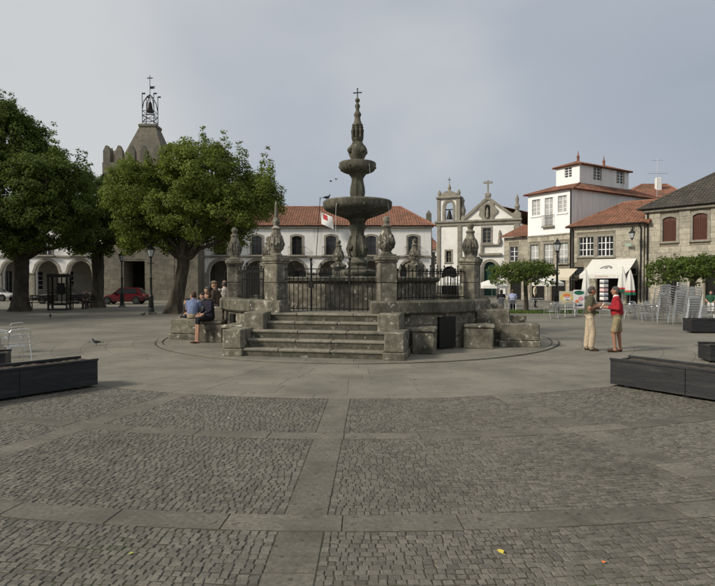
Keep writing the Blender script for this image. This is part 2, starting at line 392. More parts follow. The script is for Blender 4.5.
# ------------------------------------------------------------------ the fountain's terrace: drum, four stairs, parapet
FROT = R(-11.5)
terr = thing('fountain_terrace', 'round stepped granite terrace carrying the fountain', 'terrace', FC, FROT)
def arcblock(r0, r1, t0, t1, z0, z1, gap=0.004, ch=0.009, seg=3):
    m = MB(); V = []; st = []
    ts = [t0 + gap / r1 + (t1 - t0 - 2 * gap / r1) * i / seg for i in range(seg + 1)]
    sec = [(r0, z0 + gap), (r1 - ch, z0 + gap), (r1, z0 + gap + ch), (r1, z1 - gap - ch), (r1 - ch, z1 - gap), (r0, z1 - gap)]
    for t in ts: V += [(*pol(r, t), z) for r, z in sec]
    k = len(sec); F = [(i * k + j, i * k + (j + 1) % k, (i + 1) * k + (j + 1) % k, (i + 1) * k + j) for i in range(seg) for j in range(k)]
    F += [tuple(range(k)), tuple(seg * k + j for j in range(k))[::-1]]
    m.add(V, F); return m
def stair_zone(t, pad): return any(abs((t - c + PI) % (2 * PI) - PI) < pad for c in (0, PI / 2, PI, -PI / 2))
core = MB().lathe([(4.385, 0.0), (4.385, 1.0)], 64); core.build('drum_core', M_mortar, terr)
MB().lathe([(4.36, 0.99), (4.36, 1.03)], 64).build('terrace_floor', M_step, terr)
nb = 36
for row, (z0, z1) in enumerate(((0.0, 0.34), (0.34, 0.68), (0.68, 0.99))):
    for i in range(nb):
        t0 = 2 * PI * (i + 0.5 * (row % 2)) / nb; t1 = t0 + 2 * PI / nb; tm = (t0 + t1) / 2
        if stair_zone(tm, R(16)): continue
        wt = ((tm + PI) % (2 * PI) - PI)
        if abs((wt - R(11.5) + PI) % (2 * PI) - PI) > R(115): continue
        arcblock(4.2, 4.42 + rnd.uniform(-.008, .008), t0, t1, z0, z1).build('wall_block', M_stone, terr)
for q in range(4):                                        # parapet on the four faces that have no stair
    for i in range(4):
        c = PI / 4 + q * PI / 2; t0 = c + R(-29 + 14.5 * i); t1 = t0 + R(14.5)
        arcblock(4.02, 4.56 + rnd.uniform(-.006, .006), t0, t1, 0.99, 1.36, ch=0.05).build('parapet_block', M_stonedk if i in (1, 2) else M_stone, terr)
M_riser = mat('riser_granite', (0.105, 0.098, 0.074), 0.92, 0.4, 9, 0.5, 30, stain=((0.05, 0.05, 0.034), 2.0, 0.42, 0.66), spots=((0.26, 0.25, 0.205), 8, 0.62, 0.70))  # darker, blotchier stone than the treads, for the riser faces
def stair(rot, hidden=False):
    def put(m, name, mt):
        o = m.build(name, mt, terr); o.rotation_euler = (0, 0, rot); return o
    RI = 0.206; fr = [-5.62, -5.32, -5.02, -4.72, -4.42]
    for i, y in enumerate(fr):
        hw = 1.80 if i < 3 else 1.50
        cuts = [-hw, -hw / 3 + rnd.uniform(-.3, .3), hw / 3 + rnd.uniform(-.3, .3), hw]
        for a, b in zip(cuts, cuts[1:]):
            m = MB(); yb = (fr[i + 1] + 0.12) if i < 4 else -3.7
            m.cbox(a + .003, b - .003, y - .03, yb, RI * (i + 1) - 0.075, RI * (i + 1), 0.022, jit=0.003)      # tread with nosing
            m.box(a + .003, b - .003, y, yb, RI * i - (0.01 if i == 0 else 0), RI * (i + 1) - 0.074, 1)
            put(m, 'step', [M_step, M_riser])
    for sx in (-1, 1):
        xa, xb = sorted((sx * 1.80, sx * 2.28)); m = MB()
        m.cbox(xa, xb, -5.70, -4.62, 0.19, 0.67, 0.025, jit=0.004); m.cbox(xa - .03, xb + .03, -5.73, -4.58, 0, 0.19, 0.02); put(m, 'cheek_block', M_stone)
        xa, xb = sorted((sx * 1.50, sx * 2.08)); m = MB()
        m.cbox(xa, xb, -4.90, -3.95, 0.0, 1.06, 0.03, jit=0.004); put(m, 'cheek_block', M_stone)
        xa, xb = sorted((sx * 2.32, sx * 2.90)); m = MB()
        m.cbox(xa, xb, -4.42, -3.6, 0, 0.58, 0.03, jit=0.004); m.cbox(xa - .03, xb + .03, -4.46, -3.6, 0.58, 0.68, 0.025); put(m, 'seat_block', M_stone)
for q in (0, 1, 3): stair(q * PI / 2)
for q in (0, 3):                                           # iron hatches in the drum
    t = PI / 4 + q * PI / 2; w = 0.30 if q == 0 else 0.16; z0, z1 = (0.05, 0.90) if q == 0 else (0.55, 0.92)
    m = MB(); m.cbox(-w, w, -4.50, -4.38, z0, z1, 0.008); h = m.build('iron_hatch', M_iron, terr); h.rotation_euler = (0, 0, t)
    h['label'] = 'black iron hatch in the drum wall'

# ------------------------------------------------------------------ eight pillars with urn pinnacles
def lobes(k, amt, i0=-1, i1=99): return lambda a, i: 1 + (amt * math.cos(k * a) if i0 <= i <= i1 else 0)
URN = [(0.20, 0), (0.20, 0.03), (0.15, 0.06), (0.17, 0.10), (0.225, 0.17), (0.25, 0.27), (0.245, 0.36), (0.215, 0.46), (0.175, 0.56), (0.145, 0.64), (0.13, 0.70),
       (0.16, 0.73), (0.165, 0.76), (0.12, 0.79), (0.085, 0.82), (0.10, 0.86), (0.125, 0.91), (0.12, 0.96), (0.08, 1.00), (0.03, 1.03)]
def pillar(k, label, top='knob', h=1.0, full=True):
    t = R(22.5 + 45 * k); x, y = pol(4.08, t); w = Matrix.Rotation(FROT, 3, 'Z') @ Vector((x, y, 0))
    p = thing('stone_pillar', label, 'pillar', (FC.x + w.x, FC.y + w.y, 1.03), FROT + t, 'pillars round the fountain terrace')
    m = MB(); m.cbox(-0.29, 0.29, -0.29, 0.29, 0.0, 0.20, 0.025, jit=.003); m.build('plinth', M_stone, p)
    m = MB(); m.cbox(-0.24, 0.24, -0.24, 0.24, 0.20, 0.80, 0.02, jit=.004); m.build('shaft_block', M_stone, p)
    m = MB(); m.cbox(-0.24, 0.24, -0.24, 0.24, 0.806, 1.34, 0.02, jit=.004); m.build('shaft_block', M_stone, p)
    m = MB(); m.cbox(-0.262, 0.262, -0.262, 0.262, 1.34, 1.40, 0.02); m.cbox(-0.29, 0.29, -0.29, 0.29, 1.40, 1.53, 0.025, jit=.003); m.cbox(-0.23, 0.23, -0.23, 0.23, 1.53, 1.575, 0.02); m.build('cap', M_stone, p)
    prof = list(URN)
    if top == 'broken': prof = prof[:16] + [(0.11, 0.92), (0.10, 0.99), (0.05, 1.02)]
    if top == 'spire': prof = prof[:-2] + [(0.10, 1.02), (0.065, 1.06), (0.075, 1.12), (0.055, 1.18), (0.045, 1.35), (0.02, 1.52)]
    m = MB(); m.lathe([(r * .84, z * h) for r, z in prof], 32, lobes(8, 0.035, 4, 10))
    for j in range(8):                                     # leaves wrapped round the belly
        a = 2 * PI * (j + 0.5) / 8
        m.tube([(0.195 * math.cos(a), 0.195 * math.sin(a), 0.16 * h), (0.225 * math.cos(a), 0.225 * math.sin(a), 0.30 * h), (0.19 * math.cos(a), 0.19 * math.sin(a), 0.46 * h), (0.175 * math.cos(a), 0.175 * math.sin(a), 0.52 * h)], [0.012, 0.028, 0.020, 0.010], 6)
        for rw_, (zr_, rr_) in enumerate(((0.20, .185), (0.31, .208), (0.42, .178), (0.52, .142))):
            b_ = a + (PI / 8 if rw_ % 2 else 0); m.sphere((rr_ * math.cos(b_), rr_ * math.sin(b_), zr_ * h), (.042, .042, .05), 6)
    m.build('urn_pinnacle', M_stone, p, smooth=True, loc=(0, 0, 1.575))
    return p
PL = {0: ('stone pillar with stubby broken finial just right of the iron gate', 'broken', 1.0), 7: ('stone pillar with tall spiked finial just left of the iron gate', 'spire', 1.0),
      1: ('stone pillar at the right edge of the terrace in front of the church', 'knob', 1.0), 6: ('stone pillar at the left edge of the terrace above the seated people', 'knob', 1.0),
      2: ('back right terrace pillar hidden behind the right edge pillar', 'knob', 0.95), 3: ('far stone pillar seen between gate and right edge pillar, behind the basin', 'knob', 0.95),
      4: ('far stone pillar seen behind the gate, left of the fountain stem', 'knob', 0.95), 5: ('far left stone pillar peeping out beside the tall finial pillar', 'knob', 0.95)}
for k, (lb, tp, h) in PL.items(): pillar(k, lb, tp, h)

# ------------------------------------------------------------------ railings and gates
def bar_mesh(z0, z1, r=0.013, tip=0.11):
    m = MB(); m.tube([(0, 0, z0), (0, 0, z1 - tip)], r, 5)
    m.lathe([(0.006, z1 - tip), (0.016, z1 - tip + .01), (0.010, z1 - tip + .025), (0.030, z1 - tip + .05), (0.018, z1 - .03), (0.002, z1)], 6)
    return m.mesh('bar', M_iron)
BAR_LOW = bar_mesh(1.36, 2.36); BAR_LOW2 = bar_mesh(1.36, 2.24); BAR_HI = bar_mesh(1.06, 2.40); BAR_HI2 = bar_mesh(1.06, 2.00, tip=0.09)
def railing(k, label, gate):
    a = R(22.5 + 45 * k); b = R(22.5 + 45 * (k + 1)); pa = Vector((*pol(4.08, a), 0)); pb = Vector((*pol(4.08, b), 0)); mid = (pa + pb) / 2
    w = Matrix.Rotation(FROT, 3, 'Z') @ mid; ang = (a + b) / 2
    o = thing('iron_gate' if gate else 'iron_railing', label, 'gate' if gate else 'railing', (FC.x + w.x, FC.y + w.y, 0), FROT + ang, 'gates of the terrace' if gate else 'railings of the terrace')
    hl = (pb - pa).length / 2 - 0.25
    for z in ((1.12, 1.94, 2.22) if gate else (1.42, 2.16)):
        MB().box(-hl, hl, -0.012, 0.012, z - 0.014, z + 0.014).build('rail', M_iron, o)
    nn = 21
    for i in range(nn):
        x = -hl + 2 * hl * i / (nn - 1)
        inst('bar', (BAR_HI if i % 2 == 0 else BAR_HI2) if gate else (BAR_LOW if i % 2 == 0 else BAR_LOW2), o, (x, 0, 0))
    if gate:
        for x in (-hl * 0.42, hl * 0.42): MB().tube([(x, 0, 1.05), (x, 0, 2.46)], 0.024, 6).sphere((x, 0, 2.49), 0.045, 8).build('gate_post', M_iron, o)
        MB().cbox(-hl * .42 - .07, -hl * .42 + .07, -.03, .03, 1.70, 1.86, .01).build('lock', M_iron, o)
    else:
        m = MB()
        for i in range(nn - 1):                              # small iron rings below the top rail
            x = -hl + 2 * hl * (i + 0.5) / (nn - 1); pts = [(x + 0.038 * math.cos(q * PI / 5), 0, 2.20 + 0.038 * math.sin(q * PI / 5)) for q in range(11)]
            m.tube(pts, 0.006, 4)
        m.build('scroll_band', M_iron, o)
railing(7, 'black iron gate at the head of the front steps', True)
railing(0, 'black iron railing above the black hatch, right of the front gate', False)
railing(1, 'black iron gate on the right side of the terrace', True)
railing(2, 'black iron railing along the back right of the terrace', False)
railing(3, 'black iron gate at the back of the terrace', True)
railing(4, 'black iron railing along the back left of the terrace', False)
railing(5, 'black iron gate on the left side of the terrace', True)
railing(6, 'black iron railing left of the front gate above the seated people', False)

# ------------------------------------------------------------------ the fountain itself
ft = thing('stone_fountain', 'tall mossy granite fountain with two bowls and iron cross', 'fountain', (FC.x, FC.y, 1.03), FROT)
for i in range(20):
    t0 = 2 * PI * i / 20; o = arcblock(2.35, 2.66, t0, t0 + 2 * PI / 20, 0.0, 0.80, ch=0.02, seg=4).build('basin_block', M_stone, ft)
MB().lathe([(2.62, 0.79), (2.72, 0.82), (2.78, 0.87), (2.78, 0.95), (2.72, 0.985), (2.36, 0.985), (2.34, 0.80)], 72).build('basin_rim', M_stonedk, ft, smooth=True)
MB().lathe([(2.72, 0.0), (2.72, 0.08), (2.66, 0.10), (2.4, 0.10)], 72).build('basin_foot', M_stone, ft)
MB().lathe([(2.36, 0.80), (2.355, 0.82)], 48).build('basin_water', M_water, ft)
zb = 1.03
def zz(y): return fz(y, FC.y) - zb
def mask(bm, r, z, a, s):                                   # carved water-spouting head
    c, q = math.cos(a), math.sin(a)
    bm.sphere((r * c, r * q, z), (s, s, s * 1.25), 10); bm.sphere(((r + s * .8) * c, (r + s * .8) * q, z - s * .1), (s * .4, s * .4, s * .5), 8)
    bm.sphere((r * c - q * s * .8, r * q + c * s * .8, z + s * .5), s * .45, 8); bm.sphere((r * c + q * s * .8, r * q - c * s * .8, z + s * .5), s * .45, 8)
m = MB(); m.lathe([(0.55, 0.2), (0.55, 0.75), (0.70, 0.85), (0.70, 0.98), (0.62, 1.02)], 8, rot=PI / 8)
m.build('pedestal', M_stonedk, ft)
m = MB(); m.lathe([(0.25, zz(283)), (0.46, zz(279)), (0.62, zz(275)), (0.66, zz(272.5)), (0.64, zz(271)), (0.40, zz(269)), (0.30, zz(266)), (0.36, zz(263)), (0.34, zz(261)), (0.24, zz(259)), (0.22, zz(257.5))], 40, lobes(12, 0.03, 1, 3))
m.build('foot_dish', M_stonedk, ft, smooth=True)
m = MB(); m.lathe([(0.21, zz(258)), (0.27, zz(256)), (0.325, zz(252)), (0.335, zz(247)), (0.30, zz(242)), (0.245, zz(238)), (0.215, zz(234)), (0.235, zz(231)), (0.285, zz(228.5)), (0.30, zz(226)), (0.245, zz(224)), (0.30, zz(221)), (0.36, zz(218.5))], 40, lobes(8, 0.06, 1, 6))
for j in range(8):
    a = 2 * PI * j / 8
    m.tube([(0.30 * math.cos(a), 0.30 * math.sin(a), zz(256)), (0.36 * math.cos(a), 0.36 * math.sin(a), zz(249)), (0.29 * math.cos(a), 0.29 * math.sin(a), zz(241)), (0.25 * math.cos(a), 0.25 * math.sin(a), zz(236))], [0.03, 0.05, 0.035, 0.015], 6)
m.build('lower_stem', M_stonedk, ft, smooth=True)
for j in range(4): m = MB(); mask(m, .33, zz(248), PI / 4 + j * PI / 2 - FROT, .085); m.build('mask', M_stonedk, ft, smooth=True)
bw = [(0.34, zz(219.5)), (0.62, zz(216.4)), (0.88, zz(213.6)), (1.04, zz(211.3)), (1.12, zz(209.6)), (1.165, zz(207)), (1.175, zz(203)), (1.13, zz(201.6)), (1.04, zz(201.8)), (0.98, zz(203.5)), (0.3, zz(205))]
b1 = MB().lathe(bw, 56, lobes(16, 0.012, 1, 4)).build('large_bowl', M_stonedk, ft, smooth=True)
for j in range(8): m = MB(); mask(m, 1.10, zz(207.5), PI / 8 + j * PI / 4, 0.075); m.build('mask', M_stonedk, b1, smooth=True)
m = MB(); m.lathe([(0.30, zz(205)), (0.27, zz(202)), (0.24, zz(200)), (0.225, zz(198.5)), (0.235, zz(196)), (0.25, zz(193)), (0.235, zz(188)), (0.20, zz(183)), (0.19, zz(180)), (0.215, zz(178)), (0.27, zz(176)), (0.31, zz(174))], 32, lobes(8, 0.06, 3, 8))
m.build('upper_stem', M_stonedk, ft, smooth=True)
b2 = MB().lathe([(0.28, zz(174.5)), (0.46, zz(173)), (0.57, zz(171.2)), (0.615, zz(169)), (0.63, zz(166)), (0.62, zz(163.8)), (0.58, zz(163.2)), (0.5, zz(164.5)), (0.2, zz(165))], 48, lobes(12, 0.015, 1, 4)).build('small_bowl', M_stonedk, ft, smooth=True)
for j in range(6): m = MB(); mask(m, 0.585, zz(168), j * PI / 3 + .3, 0.055); m.build('mask', M_stonedk, b2, smooth=True)
m = MB(); m.lathe([(0.21, zz(165)), (0.20, zz(162)), (0.22, zz(160)), (0.27, zz(157)), (0.315, zz(153)), (0.32, zz(150.5)), (0.27, zz(147.5)), (0.20, zz(145)), (0.165, zz(142.5)), (0.19, zz(141)), (0.20, zz(139.6)), (0.16, zz(138.8))], 32, lobes(8, 0.03, 2, 6))
for j in range(4): mask(m, 0.31, zz(152), PI / 4 + j * PI / 2, 0.085)
m.build('mask_bulb', M_stonedk, ft, smooth=True)
m = MB(); m.lathe([(0.15, zz(139)), (0.15, zz(127.5)), (0.185, zz(127)), (0.19, zz(125.6)), (0.14, zz(125))], 8)
for j in range(8):                                          # small standing figures under a cornice
    a = 2 * PI * j / 8; c, q = 0.165 * math.cos(a), 0.165 * math.sin(a)
    m.tube([(c, q, zz(139)), (c * 1.05, q * 1.05, zz(135)), (c * 1.08, q * 1.08, zz(131.5)), (c, q, zz(129.6))], [0.05, 0.042, 0.052, 0.02], 6); m.sphere((c * 1.05, q * 1.05, zz(128.6)), 0.034, 6)
m.build('figure_drum', M_stonedk, ft, smooth=True)
m = MB(); m.lathe([(0.15, zz(125.2)), (0.125, zz(123.5)), (0.10, zz(121)), (0.09, zz(118.8)), (0.115, zz(117)), (0.125, zz(115.4)), (0.10, zz(114)), (0.062, zz(112.5)), (0.055, zz(110)), (0.085, zz(108.3)), (0.09, zz(106.6)), (0.05, zz(105.2)), (0.04, zz(104)),
    (0.07, zz(103)), (0.085, zz(101.6)), (0.06, zz(100.1)), (0.015, zz(99))], 20, lobes(6, 0.05, 1, 8))
m.build('finial', M_stonedk, ft, smooth=True)
m = MB(); z0, z1, zc = zz(100), zz(90.2), zz(94.2)
m.box(-.016, .016, -.012, .012, z0, z1).box(-.12, .12, -.011, .011, zc - .016, zc + .016)
for (x, z) in ((-.125, zc), (.125, zc), (0, z1)): m.sphere((x, 0, z), .026, 8)
m.build('iron_cross', M_iron, ft)
m = MB()                                                     # thin jets falling from the masks
for j in range(8):
    a = PI / 8 + j * PI / 4; r = 1.19
    if j in (5, 7): m.tube([((r + .06 * q + .10 * q * (1 - q)) * math.cos(a), (r + .06 * q + .10 * q * (1 - q)) * math.sin(a), zz(207.5) - .9 * q * q) for q in [i / 8 for i in range(9)]], 0.0045, 4)
for j in range(6):
    a = j * PI / 3 + .3; r = 0.66
    if j in (3, 5): m.tube([((r + .05 * q) * math.cos(a), (r + .05 * q) * math.sin(a), zz(168) - .5 * q * q) for q in [i / 6 for i in range(7)]], 0.0035, 4)
tag(m.build('water_jets', M_drip, ft), kind='stuff')

# ------------------------------------------------------------------ building kit (local x runs along the facade, -y looks out)
def arch_top(h, u):
    a = h.get('arch'); w = h['u1'] - h['u0']; c = (h['u0'] + h['u1']) / 2
    if a == 'round': return h['z1'] - w / 2 + math.sqrt(max(0, (w / 2) ** 2 - (u - c) ** 2))
    if a == 'seg': return h['z1'] - 0.16 * w * ((u - c) / (w / 2)) ** 2
    return h['z1']
def H(u0, u1, z0, z1, arch=None): return dict(u0=u0, u1=u1, z0=z0, z1=z1, arch=arch)
def wall(mb, u0, u1, z0, z1, holes=(), y=0.0, depth=0.3, mi=0, ztop=None):
    bp = {u0, u1}
    for h in holes:
        k = 12 if h.get('arch') else 1
        for i in range(k + 1): bp.add(round(h['u0'] + (h['u1'] - h['u0']) * i / k, 5))
    bp = sorted(b for b in bp if u0 - 1e-6 <= b <= u1 + 1e-6)
    zt = ztop or (lambda u: z1)
    def q(a, b, za, zb, zc, zd): mb.add([(a, y, za), (b, y, zb), (b, y, zc), (a, y, zd)], [(0, 1, 2, 3)], mi)
    def rev(p, r): mb.add([(p[0], y, p[1]), (r[0], y, r[1]), (r[0], y + depth, r[1]), (p[0], y + depth, p[1])], [(0, 1, 2, 3)], mi)
    for a, b in zip(bp, bp[1:]):
        if b - a < 1e-5: continue
        zl = zr = z0
        for h in sorted((h for h in holes if h['u0'] <= a + 1e-4 and h['u1'] >= b - 1e-4), key=lambda h: h['z0']):
            if h['z0'] > zl + 1e-5: q(a, b, zl, zr, h['z0'], h['z0'])
            ta, tb = arch_top(h, a), arch_top(h, b); rev((a, h['z0']), (b, h['z0'])); rev((a, ta), (b, tb)); zl, zr = ta, tb
        q(a, b, zl, zr, zt(b), zt(a))
    for h in holes:
        for u in (h['u0'], h['u1']): rev((u, h['z0']), (u, arch_top(h, u)))
def outline(h, k=12):
    pts = [(h['u0'], h['z0'])]
    if h.get('arch'): pts += [(h['u0'] + (h['u1'] - h['u0']) * i / k, arch_top(h, h['u0'] + (h['u1'] - h['u0']) * i / k)) for i in range(k + 1)]
    else: pts += [(h['u0'], h['z1']), (h['u1'], h['z1'])]
    return pts + [(h['u1'], h['z0'])]
def surround(parent, h, w=0.16, proud=0.05, mt=None, sill=True, name='surround'):
    m = MB(); inn = outline(h); c = (h['u0'] + h['u1']) / 2; hw = (h['u1'] - h['u0']) / 2; hz = h['z1'] - h['z0']
    out = []
    for (u, z) in inn:
        if h.get('arch') == 'round':
            s = h['z1'] - hw
            if z > s + 1e-6: k = (hw + w) / hw; out.append((c + (u - c) * k, s + (z - s) * k))
            else: out.append((u + math.copysign(w, u - c), z))
        else: out.append((c + (u - c) * (hw + w) / hw, z + (w if z > h['z0'] + 1e-6 else 0)))
    for i in range(len(inn) - 1):
        a, b, d, e = inn[i], inn[i + 1], out[i + 1], out[i]
        m.add([(p[0], -proud, p[1]) for p in (a, b, d, e)] + [(p[0], 0.12, p[1]) for p in (a, b, d, e)], [(0, 1, 2, 3), (0, 4, 5, 1), (2, 6, 7, 3), (1, 5, 6, 2), (3, 7, 4, 0)])
    o = m.build(name, mt or M_trim, parent)
    if sill: MB().cbox(h['u0'] - w - .05, h['u1'] + w + .05, -proud - .06, .1, h['z0'] - .16, h['z0'] - .002, .015).build('sill', mt or M_trim, parent)
    return o
def window(parent, h, nx=2, nz=3, mt=None, y=0.16, sur=None, bar=0.045, name='window', glass=None, sill=True):
    mt = mt or M_paintw; m = MB(); pts = outline(h)
    loop = [(u, y, z) for u, z in pts] + [(pts[0][0], y, pts[0][1])]
    for a, b in zip(loop, loop[1:]): m.tube([a, b], bar * 1.1, 4)
    for i in range(1, nx):
        u = h['u0'] + (h['u1'] - h['u0']) * i / nx; w = bar * (0.9 if i * 2 == nx else 0.5); m.box(u - w, u + w, y - .02, y + .03, h['z0'], arch_top(h, u))
    for i in range(1, nz):
        z = h['z0'] + (h['z1'] - h['z0']) * i / nz; m.box(h['u0'], h['u1'], y - .016, y + .026, z - bar * .5, z + bar * .5)
    o = m.build(name, mt, parent)
    MB().add([(u, y + .012, z) for u, z in pts], [tuple(range(len(pts)))]).build('pane', glass or M_glassdk, o)
    if sur: surround(parent, h, sur, sill=sill)
    return o
def unit_blocks(mt):
    r = []
    for k in range(5): r.append(MB().cbox(0, 1, 0, 1, 0, 1, 0.03, jit=0.008).mesh('stone_block', mt))
    return r
def ashlar(parent, u0, u1, z0, z1, holes=(), course=0.40, lens=(0.5, 1.0), y=-0.035, th=0.12, mt=None, name='stone_block', limit=300):
    blocks = unit_blocks(mt or M_ashlar); nrow = max(1, round((z1 - z0) / course)); ch = (z1 - z0) / nrow; cnt = 0
    for r in range(nrow):
        a, b = z0 + r * ch, z0 + (r + 1) * ch; iv = [(u0, u1)]
        for h in holes:
            ov = min(b, h['z1'] + h.get('m', .0)) - max(a, h['z0'] - h.get('m', .0))
            if ov > 0.02:
                w = h.get('m', .0); niv = []
                for p, q in iv:
                    if h['u1'] + w <= p or h['u0'] - w >= q: niv.append((p, q)); continue
                    if h['u0'] - w - p > 0.12: niv.append((p, h['u0'] - w))
                    if q - h['u1'] - w > 0.12: niv.append((h['u1'] + w, q))
                iv = niv
        for p, q in iv:
            u = p; first = True
            while u < q - 1e-4:
                l = rnd.uniform(*lens) * (0.6 if first and r % 2 else 1); first = False
                if q - u - l < lens[0] * 0.6: l = q - u
                if cnt >= limit: return
                inst(name, rnd.choice(blocks), parent, (u + .006, y + rnd.uniform(-.01, .006), a + .006), None, (l - .012, th, ch - .012)); u += l; cnt += 1
def slope(mb, E0, E1, R0, R1, pitch=0.26, amp=0.055):
    E0, E1, R0, R1 = map(Vector, (E0, E1, R0, R1)); e = E1 - E0; Le = e.length; u = e / Le
    w = (R0 - E0) - u * (R0 - E0).dot(u); nrm = u.cross(w).normalized()
    if nrm.z < 0: nrm = -nrm
    a0 = (R0 - E0).dot(u); a1 = (R1 - E0).dot(u)
    mb.add([E0, E1, R1, R0] if (R1 - R0).length > 1e-4 else [E0, E1, R0], [(0, 1, 2, 3)] if (R1 - R0).length > 1e-4 else [(0, 1, 2)])
    k = max(2, int(Le / pitch)); p = Le / k
    def tm(s):
        t = 1.0
        if a0 > 1e-6 and s < a0: t = min(t, s / a0)
        if Le - a1 > 1e-6 and s > a1: t = min(t, (Le - s) / (Le - a1))
        return max(t, 0.0)
    for i in range(k):
        s = (i + 0.5) * p; t = tm(s)
        if t < 0.02: continue
        nseg = max(1, int(w.length * t / 0.42)); prev = 0
        for j in range(nseg):                              # overlapping tiles: each a little lower at its head
            ta, tb = t * j / nseg, t * (j + 1) / nseg
            V = []
            for tt, lift in ((ta, 1.0), (tb, 0.62)):
                base = E0 + w * tt
                for ds, hh in ((-0.46, 0.0), (-0.22, 0.85), (0.22, 0.85), (0.46, 0.0)):
                    V.append(base + u * (s + ds * p) + nrm * (0.004 + amp * (hh + 0.25) * lift))
            mb.add(V, [(0, 1, 5, 4), (1, 2, 6, 5), (2, 3, 7, 6), (0, 3, 2, 1)])
def hip_roof(parent, u0, u1, y0, y1, ze, zr, hl=0.0, hr=0.0, mt=None, over=0.35, name='roof', pitch=0.26, pave=False):
    """eaves rectangle u0..u1 x y0..y1 at ze, ridge along x at the middle; hl / hr: how far the ridge stops short at each end"""
    a, b, c, d = u0 - over, u1 + over, y0 - over, y1 + over; ym = (y0 + y1) / 2; m = MB()
    RL, RR = (a + hl, ym, zr), (b - hr, ym, zr)
    slope(m, (a, c, ze), (b, c, ze), RL, RR, pitch); slope(m, (b, d, ze), (a, d, ze), RR, RL, pitch)
    if hl > 0: slope(m, (a, d, ze), (a, c, ze), RL, RL, pitch)
    if hr > 0: slope(m, (b, c, ze), (b, d, ze), RR, RR, pitch)
    m.add([(a, c, ze - .03), (b, c, ze - .03), (b, d, ze - .03), (a, d, ze - .03)], [(0, 1, 2, 3)])
    o = m.build(name, mt or M_tile, parent, fix=False)
    r = MB(); r.tube([RL, RR], 0.13, 8)
    for P, Q in (((a, c, ze), RL), ((a, d, ze), RL), ((b, c, ze), RR), ((b, d, ze), RR)): r.tube([P, Q], 0.11, 6)
    r.build('ridge_tiles', mt or M_tile, o); return o
def shell(mb, u0, u1, y1, z0, z1, mi=0, y0=0.0):
    """side and back walls of a block whose front is built separately"""
    mb.add([(u0, y0, z0), (u0, y1, z0), (u0, y1, z1), (u0, y0, z1)], [(0, 1, 2, 3)], mi); mb.add([(u1, y0, z0), (u1, y1, z0), (u1, y1, z1), (u1, y0, z1)], [(0, 3, 2, 1)], mi)
    mb.add([(u0, y1, z0), (u1, y1, z0), (u1, y1, z1), (u0, y1, z1)], [(0, 3, 2, 1)], mi)
def frame_at(A, B): return (A[0], A[1], 0), math.atan2(B[1] - A[1], B[0] - A[0])
def balcony(parent, u0, u1, z0, h=0.95, out=0.45, nb=9):
    m = MB(); m.cbox(u0 - .1, u1 + .1, -out - .08, 0.02, z0 - .14, z0, .02); m.build('balcony_slab', M_trim, parent)
    m = MB(); m.box(u0, u1, -out - .015, -out + .015, z0 + h - .03, z0 + h).box(u0, u1, -out - .015, -out + .015, z0 + .06, z0 + .09)
    for s in (u0, u1): m.box(s - .015, s + .015, -out, 0, z0 + h - .03, z0 + h)
    for i in range(nb): u = u0 + (u1 - u0) * i / (nb - 1); m.box(u - .012, u + .012, -out - .012, -out + .012, z0, z0 + h)
    m.build('balcony_rail', M_iron, parent)

# ------------------------------------------------------------------ white arcaded buildings along the far side
def arcade_building(label, px0, px1, arches, wins, d, hl, hr, seed):
    X0, X1 = fx(px0, d), fx(px1, d); Wd = X1 - X0
    b = thing('arcade_building', label, 'building', (X0, d, 0)); U = lambda p: fx(p, d) - X0
    ze = fz(226, d); zc = fz(256.5, d); aw = 1.28
    hs = [H(U(p) - aw, U(p) + aw, 0.02, 4.02, 'round') for p in arches]
    m = MB(); wall(m, 0, Wd, 0, zc, hs, 0, 0.55); m.build('arcade_wall', M_white, b)
    uw = [H(U(p) - 0.52, U(p) + 0.52, fz(257, d) + .25, fz(236, d), 'seg') for p in wins]
    m = MB(); wall(m, 0, Wd, zc, ze, uw, 0.0, 0.3); shell(m, 0, Wd, 10.0, 0, ze); m.build('wall', M_white, b)
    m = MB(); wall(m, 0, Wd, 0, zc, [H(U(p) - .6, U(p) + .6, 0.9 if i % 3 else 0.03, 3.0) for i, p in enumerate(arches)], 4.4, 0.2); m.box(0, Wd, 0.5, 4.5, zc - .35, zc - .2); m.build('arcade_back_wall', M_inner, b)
    MB().box(0, Wd, -0.2, 4.4, -0.02, 0.12).build('arcade_floor', M_step, b)
    for h in hs: surround(b, h, 0.27, 0.05, sill=False, name='arch')
    for i, p in enumerate(arches):
        hh = H(U(p) - .6, U(p) + .6, 0.9 if i % 3 else 0.03, 3.0)
        w = window(b, hh, 2, 4, M_paintw if i % 3 else M_dark, 4.5)
    for h in hs:
        for s in (h['u0'] - .27, h['u1'] + .01): pass
    ps = sorted(h['u0'] for h in hs); mids = [(h['u1'] + g['u0']) / 2 for h, g in zip(hs, hs[1:])]
    for u in mids:
        MB().cbox(u - .40, u + .40, -.12, .58, 0.1, 0.38, .03).cbox(u - .34, u + .34, -.07, .56, 0.38, 2.55, .02).cbox(u - .42, u + .42, -.12, .58, 2.55, 2.76, .03).build('pier', M_trim, b)
    MB().cbox(-.1, Wd + .1, -0.16, 0.02, zc - .12, zc + .1, .03).build('string_course', M_trim, b)
    MB().cbox(-.1, Wd + .1, -0.30, 0.02, ze - .26, ze - .04, .05).build('cornice', M_trim, b)
    for h in uw:
        window(b, h, 2, 4, M_wood if seed else M_paintw, 0.2, sur=0.2); balcony(b, h['u0'] - .35, h['u1'] + .35, zc + .12, 0.9, 0.35, 9)
    hip_roof(b, 0, Wd, 0, 10, ze, ze + 2.6, hl, hr, M_tile, 0.4)
    return b
